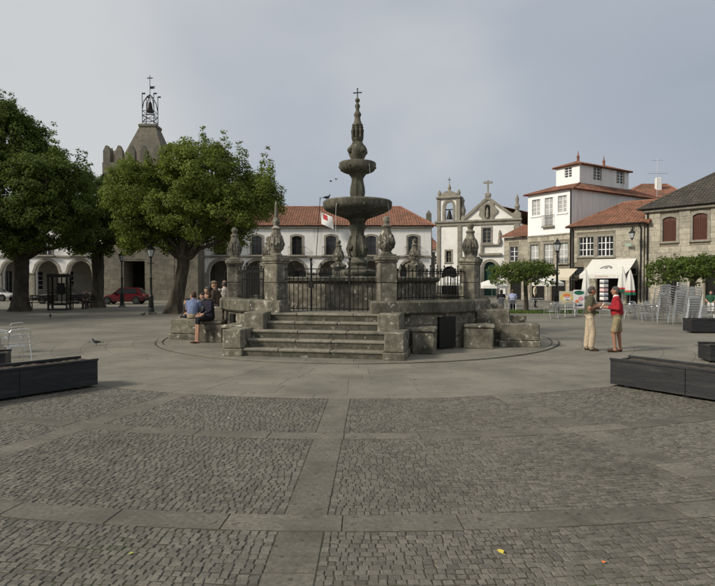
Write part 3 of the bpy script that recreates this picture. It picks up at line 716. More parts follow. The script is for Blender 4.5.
gab = arcade_building('long white arcaded building with orange tiled roof behind the fountain', 190, 431, [221 - 35, 221, 257, 294, 331, 371, 412], [221 - 35, 221, 257, 297, 331, 371, 413], 60.0, 0.4, 3.2, 1)
arcade_building('white building with round arches behind the parked cars and phone box', -190, 103, [80 - 33 * k for k in range(8)], [80 - 33 * k for k in range(8)], 60.0, 2.0, 0.0, 0)

# ------------------------------------------------------------------ clock tower with bell cage
TD = 57.5
tw = thing('clock_tower', 'old granite tower with battlements and an iron bell cage on its pyramid roof', 'tower', (fx(103.5, TD), TD, 0))
TW = fx(198, TD) - fx(103.5, TD); tz = fz(163, TD); ug = lambda p: fx(p, TD) - fx(103.5, TD)
gate_h = H(ug(124), ug(145), 0.02, fz(261, TD))
m = MB(); wall(m, 0, TW, 0, tz, [gate_h], 0.0, 2.5); shell(m, 0, TW, TW, 0, tz); m.add([(0, 0, tz), (TW, 0, tz), (TW, TW, tz), (0, TW, tz)], [(0, 1, 2, 3)]); m.build('wall', M_ashlardk, tw)
MB().box(gate_h['u0'] - .1, gate_h['u1'] + .1, 2.4, 2.6, 0, 4).build('gateway_back', M_dark, tw)
ashlar(tw, 0, TW * .75, 0, 7.6, [dict(gate_h, m=0.0)], 0.5, (0.7, 1.3), mt=M_ashlardk, limit=190)
ashlar(tw, 0, 4.2, tz - 3.2, tz, [], 0.5, (0.7, 1.3), mt=M_ashlardk, limit=60)
def merlon(u, y, w=0.70, dpt=0.5):
    MB().prism([(-w / 2, 0), (w / 2, 0), (w / 2, 1.15), (w * .12, 1.7), (-w * .12, 1.7), (-w / 2, 1.15)], -dpt / 2, dpt / 2).build('merlon', M_ashlardk, tw, loc=(u, y, tz))
for i in range(8): merlon(0.42 + i * (TW - .84) / 7, 0.25)
for i in range(1, 8):
    o = merlon(0.25, i * TW / 8)
for o in [c for c in tw.children if c.name.startswith('merlon')]:
    if abs(o.location.x - 0.25) < 1e-3: o.rotation_euler = (0, 0, PI / 2)
MB().lathe([(0.4, 0), (0.4, 1.6), (0.1, 2.1)], 10).build('corner_turret', M_ashlardk, tw, loc=(2.3, 1.6, tz))
pc = (fx(151.5, TD + TW / 2) - fx(103.5, TD), TW / 2); zt = fz(127, TD + TW / 2); hb = 2.6
m = MB(); ht = 0.84
m.lathe([(hb * 1.414, tz - .1), (ht * 1.414 * 1.02, zt - .3)], 4, rot=PI / 4, c=pc); m.build('pyramid_roof', M_ashlardk, tw)
MB().cbox(pc[0] - ht - .12, pc[0] + ht + .12, pc[1] - ht - .12, pc[1] + ht + .12, zt - .32, zt, .05).build('platform', M_ashlardk, tw)
D2 = TD + TW / 2; zz2 = lambda y: fz(y, D2)
m = MB(); r = 0.62
for sx in (-1, 1):
    for sy in (-1, 1):
        x, y = pc[0] + sx * r, pc[1] + sy * r
        m.tube([(x, y, zt), (x, y, zz2(97))], 0.04, 6); m.tube([(x, y, zz2(112)), (pc[0] + sx * r * .8, pc[1] + sy * r * .8, zz2(104)), (pc[0] + sx * r * .35, pc[1] + sy * r * .35, zz2(98.5)), (pc[0], pc[1], zz2(96))], 0.05, 6)
        m.box(x + .0, x + .34, y - .012, y + .012, zz2(97.5), zz2(96)); m.sphere((x, y, zz2(97)), .06, 6)
for z in (zz2(124), zz2(117.5), zz2(113.5)):
    for k in range(4):
        a, b = PI / 4 + k * PI / 2, PI / 4 + (k + 1) * PI / 2; q = r * 1.414
        m.tube([(pc[0] + q * math.cos(a), pc[1] + q * math.sin(a), z), (pc[0] + q * math.cos(b), pc[1] + q * math.sin(b), z)], 0.035, 5)
for k in range(4):
    a, b = PI / 4 + k * PI / 2, PI / 4 + (k + 1) * PI / 2; q = r * 1.414
    for za, zb_ in ((124, 117.5), (117.5, 124)): m.tube([(pc[0] + q * math.cos(a), pc[1] + q * math.sin(a), zz2(za)), (pc[0] + q * math.cos(b), pc[1] + q * math.sin(b), zz2(zb_))], 0.025, 5)
m.tube([(*pc, zz2(97)), (*pc, zz2(77))], 0.035, 6); m.box(pc[0] - .3, pc[0] + .3, pc[1] - .02, pc[1] + .02, zz2(80.2), zz2(79.3))
m.prism([(0, 0), (0.55, .05), (0.42, .14), (0.6, .28), (0, .3)], -.02, .02, M=Matrix.Translation((*pc, zz2(90.5))))
m.build('bell_cage', M_iron, tw)
MB().lathe([(0.40, zz2(113.5)), (0.36, zz2(112)), (0.25, zz2(109)), (0.21, zz2(106)), (0.15, zz2(104)), (0.05, zz2(103))], 16, c=pc).tube([(*pc, zz2(103)), (*pc, zz2(98))], .05, 6).build('bell', M_iron, tw, smooth=True)

# ------------------------------------------------------------------ church
CD = 75.0; cx0 = fx(436.5, CD)
ch = thing('church', 'white baroque church front with granite pilasters, pediment cross and open bell arch', 'church', (cx0, CD, 0), R(-22)); _c, _s = math.cos(R(-22)), math.sin(R(-22))
cu = lambda p: ((p - 357.5) / FPX * CD - cx0) / (_c - (p - 357.5) / FPX * _s); cz = lambda p: fz(p, CD - 2.0)
zc = cz(221.5); W = cu(520); tu = cu(461)
hwin = H(cu(482.5), cu(490.5), cz(243), cz(228.5)); hdoor = H(cu(484), cu(496), 0.02, cz(262), 'round'); hsm = H(cu(446), cu(451), cz(262), cz(250.5)); hl2 = H(cu(441.5), cu(457), 0.02, cz(266), 'round')
m = MB(); wall(m, 0, W, 0, zc, [hwin, hdoor, hsm, hl2], 0, 0.4); m.build('facade_wall', M_cream, ch)
apex = cu(487.3); pl, pr = cu(461), cu(518); za = cz(199.8)
m = MB(); hn = H(apex - .55, apex + .55, cz(221) , cz(205.5), 'round')
ped = lambda u: zc + (za - zc) * max(0, (1 - abs(u - apex) / ((apex - pl) if u < apex else (pr - apex)))) ** 1.12
k = 24; us = [pl + (pr - pl) * i / k for i in range(k + 1)]
m.prism([(pl, zc)] + [(u, ped(u)) for u in us[1:-1]] + [(pr, zc)], 0.02, 0.5); m.build('pediment', M_cream, ch)
m = MB()
for a, b in zip(us, us[1:]):
    m.add([(a, -.22, ped(a)), (b, -.22, ped(b)), (b, -.22, ped(b) + .42), (a, -.22, ped(a) + .42), (a, .5, ped(a)), (b, .5, ped(b)), (b, .5, ped(b) + .42), (a, .5, ped(a) + .42)], [(0, 1, 2, 3), (3, 2, 6, 7), (0, 4, 5, 1), (4, 7, 6, 5)])
m.build('raking_cornice', M_trim, ch)
m = MB(); m.cbox(-.25, W + .2, -.34, .3, zc - .1, zc + .2, .06).cbox(-.12, W + .1, -.18, .3, zc - .5, zc - .1, .04); m.build('cornice', M_trim, ch)
for (a, b) in ((437, 440.3), (457.5, 461.5), (513.5, 519.5)): MB().cbox(cu(a), cu(b), -.16, .2, 0, zc - .5, .03).build('pilaster', M_trim, ch)
m = MB(); nz0, nz1 = cz(220.5), cz(203)                                  # carved niche in the pediment
m.prism([(apex + 1.15 * math.cos(t) * (1 + .12 * math.cos(5 * t)), nz0 + 1.05 + (1.25 if math.sin(t) > 0 else 1.0) * math.sin(t) * (1 + .1 * math.cos(6 * t))) for t in [2 * PI * i / 40 for i in range(40)]], -.16, .1)
m.build('niche_carving', M_trim, ch)
m = MB(); m.prism([(apex - .32, nz0 + .3), (apex + .32, nz0 + .3)] + [(apex + .32 * math.cos(t), nz0 + 1.6 + .32 * math.sin(t)) for t in [PI * i / 10 for i in range(11)]], -.18, -.1); m.build('niche', M_dark, ch)
MB().lathe([(.2, nz0 + .3), (.16, nz0 + .8), (.19, nz0 + 1.15), (.08, nz0 + 1.3), (.1, nz0 + 1.42), (.02, nz0 + 1.55)], 10, c=(apex, -.2)).build('statue', M_trim, ch, smooth=True)
window(ch, hwin, 2, 4, M_trim, .2, sur=.22); window(ch, hsm, 2, 2, M_trim, .2, sur=.2)
m = MB(); m.box(hdoor['u0'], hdoor['u1'], .2, .3, 0, cz(262)); m.build('door', M_gdoor, ch); surround(ch, hdoor, .35, .15, sill=False, name='portal')
m = MB(); m.box(hl2['u0'], hl2['u1'], .25, .35, 0, cz(266)); m.build('side_door', M_dark, ch)
MB().cbox(cu(480.5), cu(500), -.3, .1, cz(246), cz(244.6), .03).cbox(cu(479), cu(501.5), -.35, .1, cz(256), cz(253.5), .04).cbox(cu(480.5), cu(483), -.25, .05, cz(256), cz(245), .02).build('portal_cornice', M_trim, ch)
MB().lathe([(.25, cz(244)), (.25, cz(241)), (.12, cz(238)), (.2, cz(235)), (.05, cz(231))], 10, c=(cu(499.5), -.1)).build('portal_finial', M_trim, ch, smooth=True)
# bell storey
bt = cz(197.5); bh = H(cu(444.5), cu(452.5), cz(222), cz(200.5), 'round')
m = MB(); wall(m, cu(438), cu(459), zc, bt, [bh], 0, .9)
m.add([(cu(438), 0, zc), (cu(438), .9, zc), (cu(438), .9, bt), (cu(438), 0, bt)], [(0, 1, 2, 3)]); m.add([(cu(459), 0, zc), (cu(459), .9, zc), (cu(459), .9, bt), (cu(459), 0, bt)], [(0, 1, 2, 3)])
wall(m, cu(438), cu(459), zc, bt, [bh], .9, .0); m.build('bell_wall', M_cream, ch); surround(ch, bh, .3, .08, sill=False, name='bell_arch')
for a, b in ((437, 440), (456, 460)): MB().cbox(cu(a), cu(b), -.15, 1.0, zc + .2, bt, .03).build('bell_pilaster', M_trim, ch)
MB().cbox(cu(436), cu(461), -.3, 1.15, bt, bt + .3, .06).build('bell_cornice', M_trim, ch)
bc = cu(448.3)
m = MB(); m.prism([(bc - 1.2, bt + .3), (bc + 1.2, bt + .3), (bc + .9, bt + .75), (bc + .4, bt + 1.0), (bc - .4, bt + 1.0), (bc - .9, bt + .75)], 0, .9)
m.lathe([(.3, bt + 1.0), (.16, bt + 1.2), (.24, bt + 1.5), (.12, bt + 1.8), (.03, bt + 2.1)], 10, c=(bc, .45)); m.build('bell_gable', M_trim, ch)
for u in (cu(438.3), cu(457.6)): MB().lathe([(.3, bt + .3), (.18, bt + .5), (.27, bt + .75), (.2, bt + 1.0), (.03, bt + 1.25)], 10, c=(u, .45)).build('bell_finial', M_trim, ch, smooth=True)
MB().tube([(bc, .45, bt + 2.0), (bc, .45, bt + 2.9)], .03, 5).box(bc - .2, bc + .2, .43, .47, bt + 2.5, bt + 2.58).build('bell_cross', M_iron, ch)
MB().lathe([(.42, cz(218)), (.36, cz(216)), (.25, cz(212.5)), (.16, cz(209.5)), (.04, cz(208.5))], 14, c=(cu(448.5), .45)).box(cu(444.5), cu(452.5), .4, .5, cz(208.6), cz(207.6)).build('bell', M_iron, ch, smooth=True)
m = MB(); m.lathe([(.5, zc + .2), (.5, zc + .6), (.3, zc + .9), (.45, zc + 1.5), (.3, zc + 2.0), (.18, zc + 2.4), (.3, zc + 2.8), (.04, zc + 3.3)], 12, c=(cu(461.5), .5)); m.build('volute_finial', M_trim, ch, smooth=True)
m = MB(); m.cbox(apex - .35, apex + .35, -.1, .5, za + .3, za + .75, .05).box(apex - .085, apex + .085, .1, .3, za + .75, cz(181)).box(apex - .58, apex + .58, .11, .29, cz(184.3), cz(182.4)); m.build('stone_cross', M_trim, ch)
m = MB(); pu = cu(516.5); m.cbox(pu - .5, pu + .5, -.2, .6, zc + .2, zc + .9, .05).lathe([(.4, zc + .9), (.2, zc + 1.2), (.35, zc + 1.7), (.16, zc + 2.1), (.24, zc + 2.6), (.03, zc + 3.2)], 12, c=(pu, .2)); m.build('pinnacle', M_trim, ch, smooth=True)
m = MB(); shell(m, pl - .2, W + 1.2, 24, 0, zc - .2, 0, 0.45); m.build('nave_wall', M_cream, ch)
m = MB(); yb = 24
slope(m, (W + 1.7, .5, zc + .7), (W + 1.7, yb, zc + .7), (apex, .5, za - .5), (apex, yb, za - .5)); slope(m, (pl - .2, yb, zc - .8), (pl - .2, .5, zc - .8), (apex, yb, za - .5), (apex, .5, za - .5)); m.build('nave_roof', M_tile, ch, fix=False)
# stone obelisk beside the arcaded building
ob = thing('stone_obelisk', 'slender grey stone obelisk rising left of the church', 'obelisk', (fx(428.5, 70), 70, 0))
MB().cbox(-.7, .7, -.7, .7, 0, 5.4, .05).build('base', M_ashlardk, ob); MB().lathe([(.58, 5.4), (.42, fz(214, 70)), (.05, fz(210.5, 70))], 4, rot=PI / 4).build('needle', M_ashlardk, ob)

# ------------------------------------------------------------------ white house with lookout storey
WA, WB = (fx(527.5, 55.2), 55.2), (fx(571, 51.0), 51.0)
loc, rz = frame_at(WA, WB)
wh = thing('white_house', 'tall white house with square lookout storey and brown tiled roofs', 'house', loc, rz)
Wl = math.dist(WA, WB); Dl = 14.2; zs = 6.15; ze = 10.12
uw = [H(Wl * p - .48, Wl * p + .48, 8.1, 9.62) for p in (0.2, 0.80)]; dw = H(Wl * .5 - .46, Wl * .5 + .46, 7.0, 9.62)
m = MB(); wall(m, 0, Wl, zs, ze, uw + [dw], 0, .25); m.build('upper_wall', M_whitebr, wh)
lw = [H(Wl * p - .5, Wl * p + .5, 3.5, 5.35) for p in (0.17, 0.5, 0.83)]; ld = [H(Wl * p - .75, Wl * p + .75, .02, 2.7) for p in (0.25, 0.72)]
m = MB(); wall(m, 0, Wl, 0, zs, lw + ld, .02, .25); m.build('lower_wall', M_mortar, wh)
ashlar(wh, 0, Wl, 0, zs - .1, [dict(h, m=.14) for h in lw + ld], .42, (.5, 1.0), y=-.03)
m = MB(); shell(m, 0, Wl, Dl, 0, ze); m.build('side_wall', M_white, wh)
for i in range(26):                                     # board battens on the shaded flank
    y = .35 + i * (Dl - .5) / 26; MB().box(Wl, Wl + .025, y - .03, y + .03, zs - 2, ze - .1).build('batten', M_white, wh)
for h in uw: window(wh, h, 2, 4, M_paintw, .1, glass=M_curtain); surround(wh, h, .1, .03, M_whitebr)
window(wh, dw, 2, 5, M_paintw, .1, glass=M_curtain); surround(wh, dw, .1, .03, M_whitebr, sill=False); balcony(wh, dw['u0'] - .12, dw['u1'] + .12, 7.0, 1.0, .22, 8)
for h in lw: window(wh, h, 2, 3, M_paintw, .12, sur=.14, glass=M_curtain)
for h in lw: balcony(wh, h['u0'], h['u1'], h['z0'], .45, .1, 8)
for h in ld: MB().box(h['u0'], h['u1'], .2, .26, 0, h['z1']).build('door', M_dark, wh)
MB().cbox(-.05, Wl + .05, -.08, .02, zs - .1, zs + .06, .02).build('string_course', M_trim, wh)
MB().tube([(Wl - .02, -.1, ze - .1), (Wl - .02, -.1, .2)], .06, 6).build('drainpipe', M_iron, wh)
def rectroof(parent, u0, u1, y0, y1, z0, iu0, iu1, iy0, iy1, z1, mt, name='roof'):
    m = MB(); slope(m, (u0, y0, z0), (u1, y0, z0), (iu0, iy0, z1), (iu1, iy0, z1)); slope(m, (u1, y0, z0), (u1, y1, z0), (iu1, iy0, z1), (iu1, iy1, z1))
    slope(m, (u1, y1, z0), (u0, y1, z0), (iu1, iy1, z1), (iu0, iy1, z1)); slope(m, (u0, y1, z0), (u0, y0, z0), (iu0, iy1, z1), (iu0, iy0, z1))
    m.add([(u0, y0, z0 - .03), (u1, y0, z0 - .03), (u1, y1, z0 - .03), (u0, y1, z0 - .03)], [(0, 1, 2, 3)]); o = m.build(name, mt, parent, fix=False)
    r = MB()
    for a, b in (((u0, y0), (iu0, iy0)), ((u1, y0), (iu1, iy0)), ((u1, y1), (iu1, iy1)), ((u0, y1), (iu0, iy1))): r.tube([(*a, z0), (*b, z1)], .1, 6)
    r.build('ridge_tiles', mt, o); return o
lu0, lu1, ly0, ly1 = Wl - 3.1, Wl - .5, 1.75, 9.3; zl0, zl1 = 10.70, 12.58
rectroof(wh, -.32, Wl + .32, -.32, Dl + .32, ze, lu0, lu1, ly0, ly1, zl0 + .15, M_tilebr)
lk = MB(); fw = H(lu0 + .95, lu0 + 1.75, 11.55, 12.5); wall(lk, lu0, lu1, zl0 - .2, zl1, [fw], ly0, .15); lk.build('lookout_front', M_whitebr, wh)
o = window(wh, fw, 2, 4, M_paintw, .1); o.location.y += ly0
sd = MB(); sws = [H(ly0 + 2.1, ly0 + 3.1, 11.35, 12.5), H(ly0 + 5.7, ly0 + 6.7, 11.35, 12.5)]
wall(sd, ly0, ly1, zl0 - .2, zl1, sws, 0, .15)
Ms = Matrix.Translation((lu1, 0, 0)) @ Matrix.Rotation(PI / 2, 4, 'Z')
s2 = MB(); s2.add([Ms @ Vector(v) for v in sd.v], sd.f); s2.build('lookout_side', M_white, wh)
for h in sws:
    o = window(wh, h, 2, 4, M_paintw, .1); o.matrix_local = Ms; s = surround(wh, h, .1, .03, sill=False); s.matrix_local = Ms
m = MB(); shell(m, lu0, lu1, ly1, zl0 - .2, zl1, 0, ly0); m.v = [v for v in m.v]; m.f = [m.f[0], m.f[2]]; m.m = [0, 0]; m.build('lookout_back', M_white, wh)
lc = (lu0 + lu1) / 2
rectroof(wh, lu0 - .26, lu1 + .26, ly0 - .26, ly1 + .26, zl1, lc - .02, lc + .02, ly0 + 1.5, ly1 - 2.1, zl1 + .6, M_tilebr, 'lookout_roof')
for y in (ly0 + 1.5, ly1 - 2.1): MB().lathe([(.16, zl1 + .5), (.1, zl1 + .9), (.16, zl1 + 1.05), (.06, zl1 + 1.25), (.02, zl1 + 1.6)], 8, c=(lc, y)).build('roof_finial', M_tilebr, wh, smooth=True)

# small stone annex between church and white house
AA, AB = (fx(504, 58.5), 58.5), (fx(528, 56.5), 56.5); loc, rz = frame_at(AA, AB); Wn = math.dist(AA, AB)
an = thing('stone_annex', 'low stone house with red tiled roof tucked between church and white house', 'house', loc, rz)
ha = H(Wn * .42 - .45, Wn * .42 + .45, 3.9, 5.35); hd = H(Wn * .5 - .6, Wn * .5 + .6, .02, 2.5); zan = 6.3
m = MB(); wall(m, 0, Wn, 0, zan, [ha, hd], 0, .2); shell(m, 0, Wn, 6, 0, zan); m.build('wall', M_mortar, an); ashlar(an, 0, Wn, 0, zan, [dict(ha, m=.1), dict(hd, m=.05)], .45, (.5, 1.0))
window(an, ha, 2, 3, M_paintw, .1, sur=.1); MB().box(hd['u0'], hd['u1'], .15, .2, 0, 2.5).build('door', M_dark, an)
m = MB(); slope(m, (-.4, -.5, zan), (Wn + .2, -.5, zan), (-.4, 4, zan + 1.5), (Wn + .2, 4, zan + 1.5)); m.build('roof', M_tile, an, fix=False)

# low stone house with the shop
SA, SB = (fx(572, 50.0), 50.0), (fx(643.5, 45.9), 45.9); loc, rz = frame_at(SA, SB); Wn = math.dist(SA, SB)
ls = thing('stone_shop_house', 'two storey stone house with orange tiled roof and awning shop', 'house', loc, rz); zls = 6.55
def su(p): return Wn * (p - 572) / 71.5
lw = [H(su(587) - .62, su(587) + .62, fz(256, 49), fz(237, 49)), H(su(606.5) - .65, su(606.5) + .65, fz(256, 48), fz(236.2, 48))]
sw = H(su(579.5) - .4, su(579.5) + .4, 2.35, 3.1); sd_ = [H(su(598), su(622), .02, 2.75), H(su(628), su(638), .02, 2.9), H(su(574), su(583), .02, 2.0)]
m = MB(); wall(m, 0, Wn, 0, zls, lw + [sw] + sd_, .02, .3); shell(m, 0, Wn, 8.5, 0, zls); m.build('wall', M_mortar, ls)
ashlar(ls, 0, Wn, 0, zls - .05, [dict(h, m=.18) for h in lw] + [dict(h, m=.05) for h in [sw] + sd_], .42, (.5, 1.0))
for h in lw: window(ls, h, 4, 3, M_paintw, .1, sur=.18, bar=.05)
window(ls, sw, 1, 1, M_dark, .15)
for h in sd_: MB().box(h['u0'], h['u1'], .28, .34, 0, h['z1']).build('shop_doorway', M_dark, ls)
MB().tube([(-.3, -.38, zls + .02), (Wn + .1, -.38, zls + .02)], .07, 6).build('gutter', M_iron, ls)
MB().tube([(su(640), -.3, zls), (su(641), -.1, zls - .5), (su(641), -.1, .2)], .055, 6).build('drainpipe', M_iron, ls); MB().tube([(.1, -.3, zls), (.1, -.1, zls - .4), (.1, -.1, .2)], .055, 6).build('drainpipe', M_iron, ls)
hip_roof(ls, 0, Wn, 0, 8.5, zls, zls + 2.3, 3.2, .0, M_tile, .42)
# awning over the shop
aw = thing('shop_awning', 'white canvas shop awning with dark emblem and printed valance', 'awning', loc, rz); u0, u1 = su(593.5), su(637); o_ = 2.6
m = MB(); nseg = 10
for i in range(nseg): 
    a, b = i / nseg, (i + 1) / nseg; sg = lambda t: -.10 * math.sin(PI * t); za_, zb_ = 3.72 - 1.32 * a + sg(a), 3.72 - 1.32 * b + sg(b)
    m.add([(u0, -.05 - o_ * a, za_), (u1, -.05 - o_ * a, za_), (u1, -.05 - o_ * b, zb_), (u0, -.05 - o_ * b, zb_), (u0, -.05 - o_ * a, za_ - .012), (u1, -.05 - o_ * a, za_ - .012), (u1, -.05 - o_ * b, zb_ - .012), (u0, -.05 - o_ * b, zb_ - .012)], [(0, 1, 2, 3), (7, 6, 5, 4), (0, 3, 7, 4), (1, 5, 6, 2)])
m.build('canopy', M_canvas, aw); yv = -.05 - o_
v = MB().box(u0, u1, yv - .01, yv + .005, 2.10, 2.40).build('valance', M_canvas, aw)
m = MB()
for i in range(8): u = (u0 + u1) / 2 + (i - 3.5) * .13; m.box(u - .045, u - .02, yv - .014, yv - .011, 2.20, 2.31).box(u - .02, u + .045, yv - .014, yv - .011, 2.20 + .045 * (i % 3), 2.225 + .045 * (i % 3)).box(u + .02, u + .042, yv - .013, yv - .011, 2.20, 2.31 - .03 * (i % 2))
m.build('valance_lettering', mat('faded_red_print', (.42, .16, .15), .8, .1, 8, 0), v)
def awp(u, t): return Vector((u, -.05 - o_ * t, 3.72 - 1.32 * t - .10 * math.sin(PI * t) + .014))
m = MB(); um = (u0 + u1) / 2 - .1
for i in range(12):
    a, b = PI * i / 12, PI * (i + 1) / 12; m.add([awp(um + ro_ * math.cos(q), .56 - .62 * ro_ * math.sin(q) * .62) for q, ro_ in ((a, .5), (b, .5), (b, .30), (a, .30))], [(0, 1, 2, 3)])
m.add([awp(um - .16, .56), awp(um + .16, .56), awp(um + .12, .47), awp(um - .12, .47)], [(0, 1, 2, 3)])
m.build('emblem', mat('faded_grey_print', (.22, .22, .21), .8, .1, 8, 0), aw)
for u in (u0, u1): MB().tube([(u, -.05, 2.4), (u, yv, 2.38)], .025, 6).tube([(u, -.05, 3.7), (u, -.05, 2.35)], .02, 6).build('arm', M_alud, aw)
a2 = thing('cream_awning', 'smaller cream awning left of the white shop awning', 'awning', (fx(566, 49.5), 49.5, 0), rz)
m = MB(); m.add([(-1.0, 0, 2.95), (1.0, 0, 2.95), (1.0, -1.7, 2.15), (-1.0, -1.7, 2.15)], [(0, 1, 2, 3)]); m.add([(-1.0, 0, 2.93), (1.0, 0, 2.93), (1.0, -1.7, 2.13), (-1.0, -1.7, 2.13)], [(3, 2, 1, 0)]); m.box(-1, 1, -1.71, -1.69, 1.95, 2.14); m.build('canopy', M_creamcv, a2)
for u in (-1, 1): MB().tube([(u, 0, 1.9), (u, -1.7, 2.12)], .02, 6).build('arm', M_alud, a2)

# right hand stone house with brown shutters
RA, RB = (fx(644.5, 46.0), 46.0), (fx(716, 42.0), 42.0); loc, rz = frame_at(RA, RB); dirv = Vector((RB[0] - RA[0], RB[1] - RA[1])).normalized(); Wn0 = math.dist(RA, RB); Wn = 11.5
rh = thing('stone_house', 'large stone house with dark roof and arched brown shuttered windows', 'house', loc, rz); zr_ = 7.6
def ru(p):                                               # facade position seen at column p
    k = (p - 357.5) / FPX; return (k * RA[1] - RA[0]) / (dirv.x - k * dirv.y)
sh = [H(ru(669) - .50, ru(669) + .50, fz(241.5, 44.6), fz(217, 44.6), 'seg'), H(ru(699.5) - .50, ru(699.5) + .50, fz(240, 43), fz(213.5, 43), 'seg')]
sh.append(H(sh[1]['u0'] + 2.9, sh[1]['u1'] + 2.9, sh[1]['z0'], sh[1]['z1'], 'seg'))
dr = [H(ru(705), ru(705) + 1.5, .02, 3.0), H(ru(662), ru(662) + 1.3, .02, 2.9)]
m = MB(); wall(m, 0, Wn, 0, zr_, sh + dr, .02, .3); shell(m, 0, Wn, 12, 0, zr_); m.build('wall', M_mortar, rh)
ashlar(rh, 0, Wn, 0, zr_ - .3, [dict(h, m=.2) for h in sh] + [dict(h, m=.08) for h in dr], .46, (.6, 1.25))
MB().cbox(-.1, Wn, -.28, .02, zr_ - .28, zr_ - .03, .06).build('cornice', M_trim, rh)
for h in sh:
    c = (h['u0'] + h['u1']) / 2; surround(rh, h, .2, .06)
    for a, b in ((h['u0'] + .01, c - .012), (c + .012, h['u1'] - .01)):
        pts = [(a, h['z0'] + .01), (b, h['z0'] + .01)] + [(b + (a - b) * i / 5, arch_top(h, b + (a - b) * i / 5) - .01) for i in range(6)]
        s = MB().prism(pts, .06, .10).build('shutter', M_shutter, rh); m = MB()
        for j in range(14): z = h['z0'] + .1 + j * (h['z1'] - h['z0'] - .42) / 14; m.add([(a + .06, .055, z), (b - .06, .055, z), (b - .06, .035, z + .05), (a + .06, .035, z + .05)], [(0, 1, 2, 3)])
        m.build('louvres', M_shutter, s)
for h in dr: MB().box(h['u0'], h['u1'], .25, .3, 0, h['z1']).build('doorway', M_dark, rh)
MB().tube([(.25, -.2, zr_ - .1), (.25, -.12, zr_ - .7), (.25, -.12, .2)], .06, 6).build('drainpipe', M_iron, rh)
hip_roof(rh, 0, Wn, 0, 12, zr_, zr_ + 3.9, 5.2, 0, M_slate, .45)

# house roofs behind
def back_house(label, px0, px1, d, ze, rise, mt, wmat, rz=0.0, hl=2.0, hr=2.0, dep=8):
    X0 = fx(px0, d); w = fx(px1, d) - X0; b = thing('background_house', label, 'house', (X0, d, 0), rz)
    hs = [H(w * p - .45, w * p + .45, ze - 2.2, ze - .9) for p in (.25, .6)]
    m = MB(); wall(m, 0, w, 0, ze, hs, 0, .2); shell(m, 0, w, dep, 0, ze); m.build('wall', wmat, b)
    for h in hs: window(b, h, 2, 3, M_paintw, .1)
    hip_roof(b, 0, w, 0, dep, ze, ze + rise, hl, hr, mt, .3); return b
bh_ = back_house('distant house with brown tiled roof behind the stone shop', 622, 690, 68, 11.6, 2.4, M_tilebr, M_cream, 0, 4.5, 1)
MB().cbox(5.2, 5.8, 2.2, 2.8, 12.4, 14.6, .04).build('chimney', M_white, bh_)
back_house('distant red roofed house to the right behind the church', 520, 575, 92, 9.0, 2.5, M_tile, M_white)
back_house('distant low house with orange roof between obelisk and church', 424, 442, 84, 6.5, 2.0, M_tile, M_white)
ant = thing('roof_antenna', 'thin television antenna above the roofs beside the stone shop', 'antenna', (fx(656, 60), 60, 0))
m = MB(); m.tube([(0, 0, 9.5), (0, 0, fz(159, 60))], .03, 5); m.build('mast', M_alud, ant)
m = MB(); m.tube([(-.9, 0, fz(174, 60)), (1.1, 0, fz(174, 60))], .02, 4); m.tube([(-.6, 0, fz(161, 60)), (.6, 0, fz(161, 60))], .02, 4)
for i in range(6): m.tube([(-.9 + .35 * i, -.3, fz(174, 60)), (-.9 + .35 * i, .3, fz(174, 60))], .012, 4)
m.build('aerial', M_alud, ant)

# ------------------------------------------------------------------ trees
def leaf_mesh(name, clumps, size, per, seed, mt, spread=0.9):
    """clumps: (x, y, z, radius, outward dir); every leaf a small folded diamond"""
    rg = np.random.default_rng(seed); P = []; O = []
    for (x, y, z, r, ox, oy, oz) in clumps:
        n = max(6, int(per * (r / 0.5) ** 2)); q = rg.normal(size=(n, 3)); q /= np.linalg.norm(q, axis=1)[:, None]
        q *= (rg.random((n, 1)) ** 0.45) * r * np.array([1.0, 1.0, 0.75]); P.append(q + np.array([x, y, z]))
        O.append(q / r * 0.9 + np.array([ox, oy, oz]) * 0.5)
    P = np.concatenate(P); O = np.concatenate(O); n = len(P)
    nr = O + np.array([0, 0, 0.45]) + rg.normal(size=(n, 3)) * 0.55; nr /= np.linalg.norm(nr, axis=1)[:, None]
    t = np.cross(nr, rg.normal(size=(n, 3))); t /= np.linalg.norm(t, axis=1)[:, None]; b = np.cross(nr, t)
    s = size * rg.uniform(0.65, 1.3, (n, 1)); w = s * rg.uniform(0.55, 0.8, (n, 1))
    V = np.empty((n, 4, 3)); V[:, 0] = P - t * s * .5; V[:, 1] = P + b * w * .5 + nr * s * .1; V[:, 2] = P + t * s * .55; V[:, 3] = P - b * w * .5 + nr * s * .1
    me = bpy.data.meshes.new(name); me.vertices.add(4 * n); me.vertices.foreach_set('co', V.reshape(-1))
    me.loops.add(4 * n); me.loops.foreach_set('vertex_index', np.arange(4 * n, dtype=np.int32)); me.polygons.add(n)
    me.polygons.foreach_set('loop_start', np.arange(0, 4 * n, 4, dtype=np.int32)); me.polygons.foreach_set('loop_total', np.full(n, 4, dtype=np.int32))
    me.materials.append(mt); me.update(calc_edges=True); return me
def limb(m, a, b, r0, r1, rg, n=6, sag=0.15):
    a, b = Vector(a), Vector(b); L_ = (b - a).length; pts = []; rs = []
    for i in range(n + 1):
        t = i / n; p = a.lerp(b, t) + Vector((rg.uniform(-1, 1), rg.uniform(-1, 1), rg.uniform(-1, 1))) * L_ * 0.035 * (1 if 0 < i < n else 0) + Vector((0, 0, math.sin(PI * t) * L_ * sag))
        pts.append(p); rs.append(r0 + (r1 - r0) * t ** 0.8)
    m.tube(pts, rs, 8); return pts
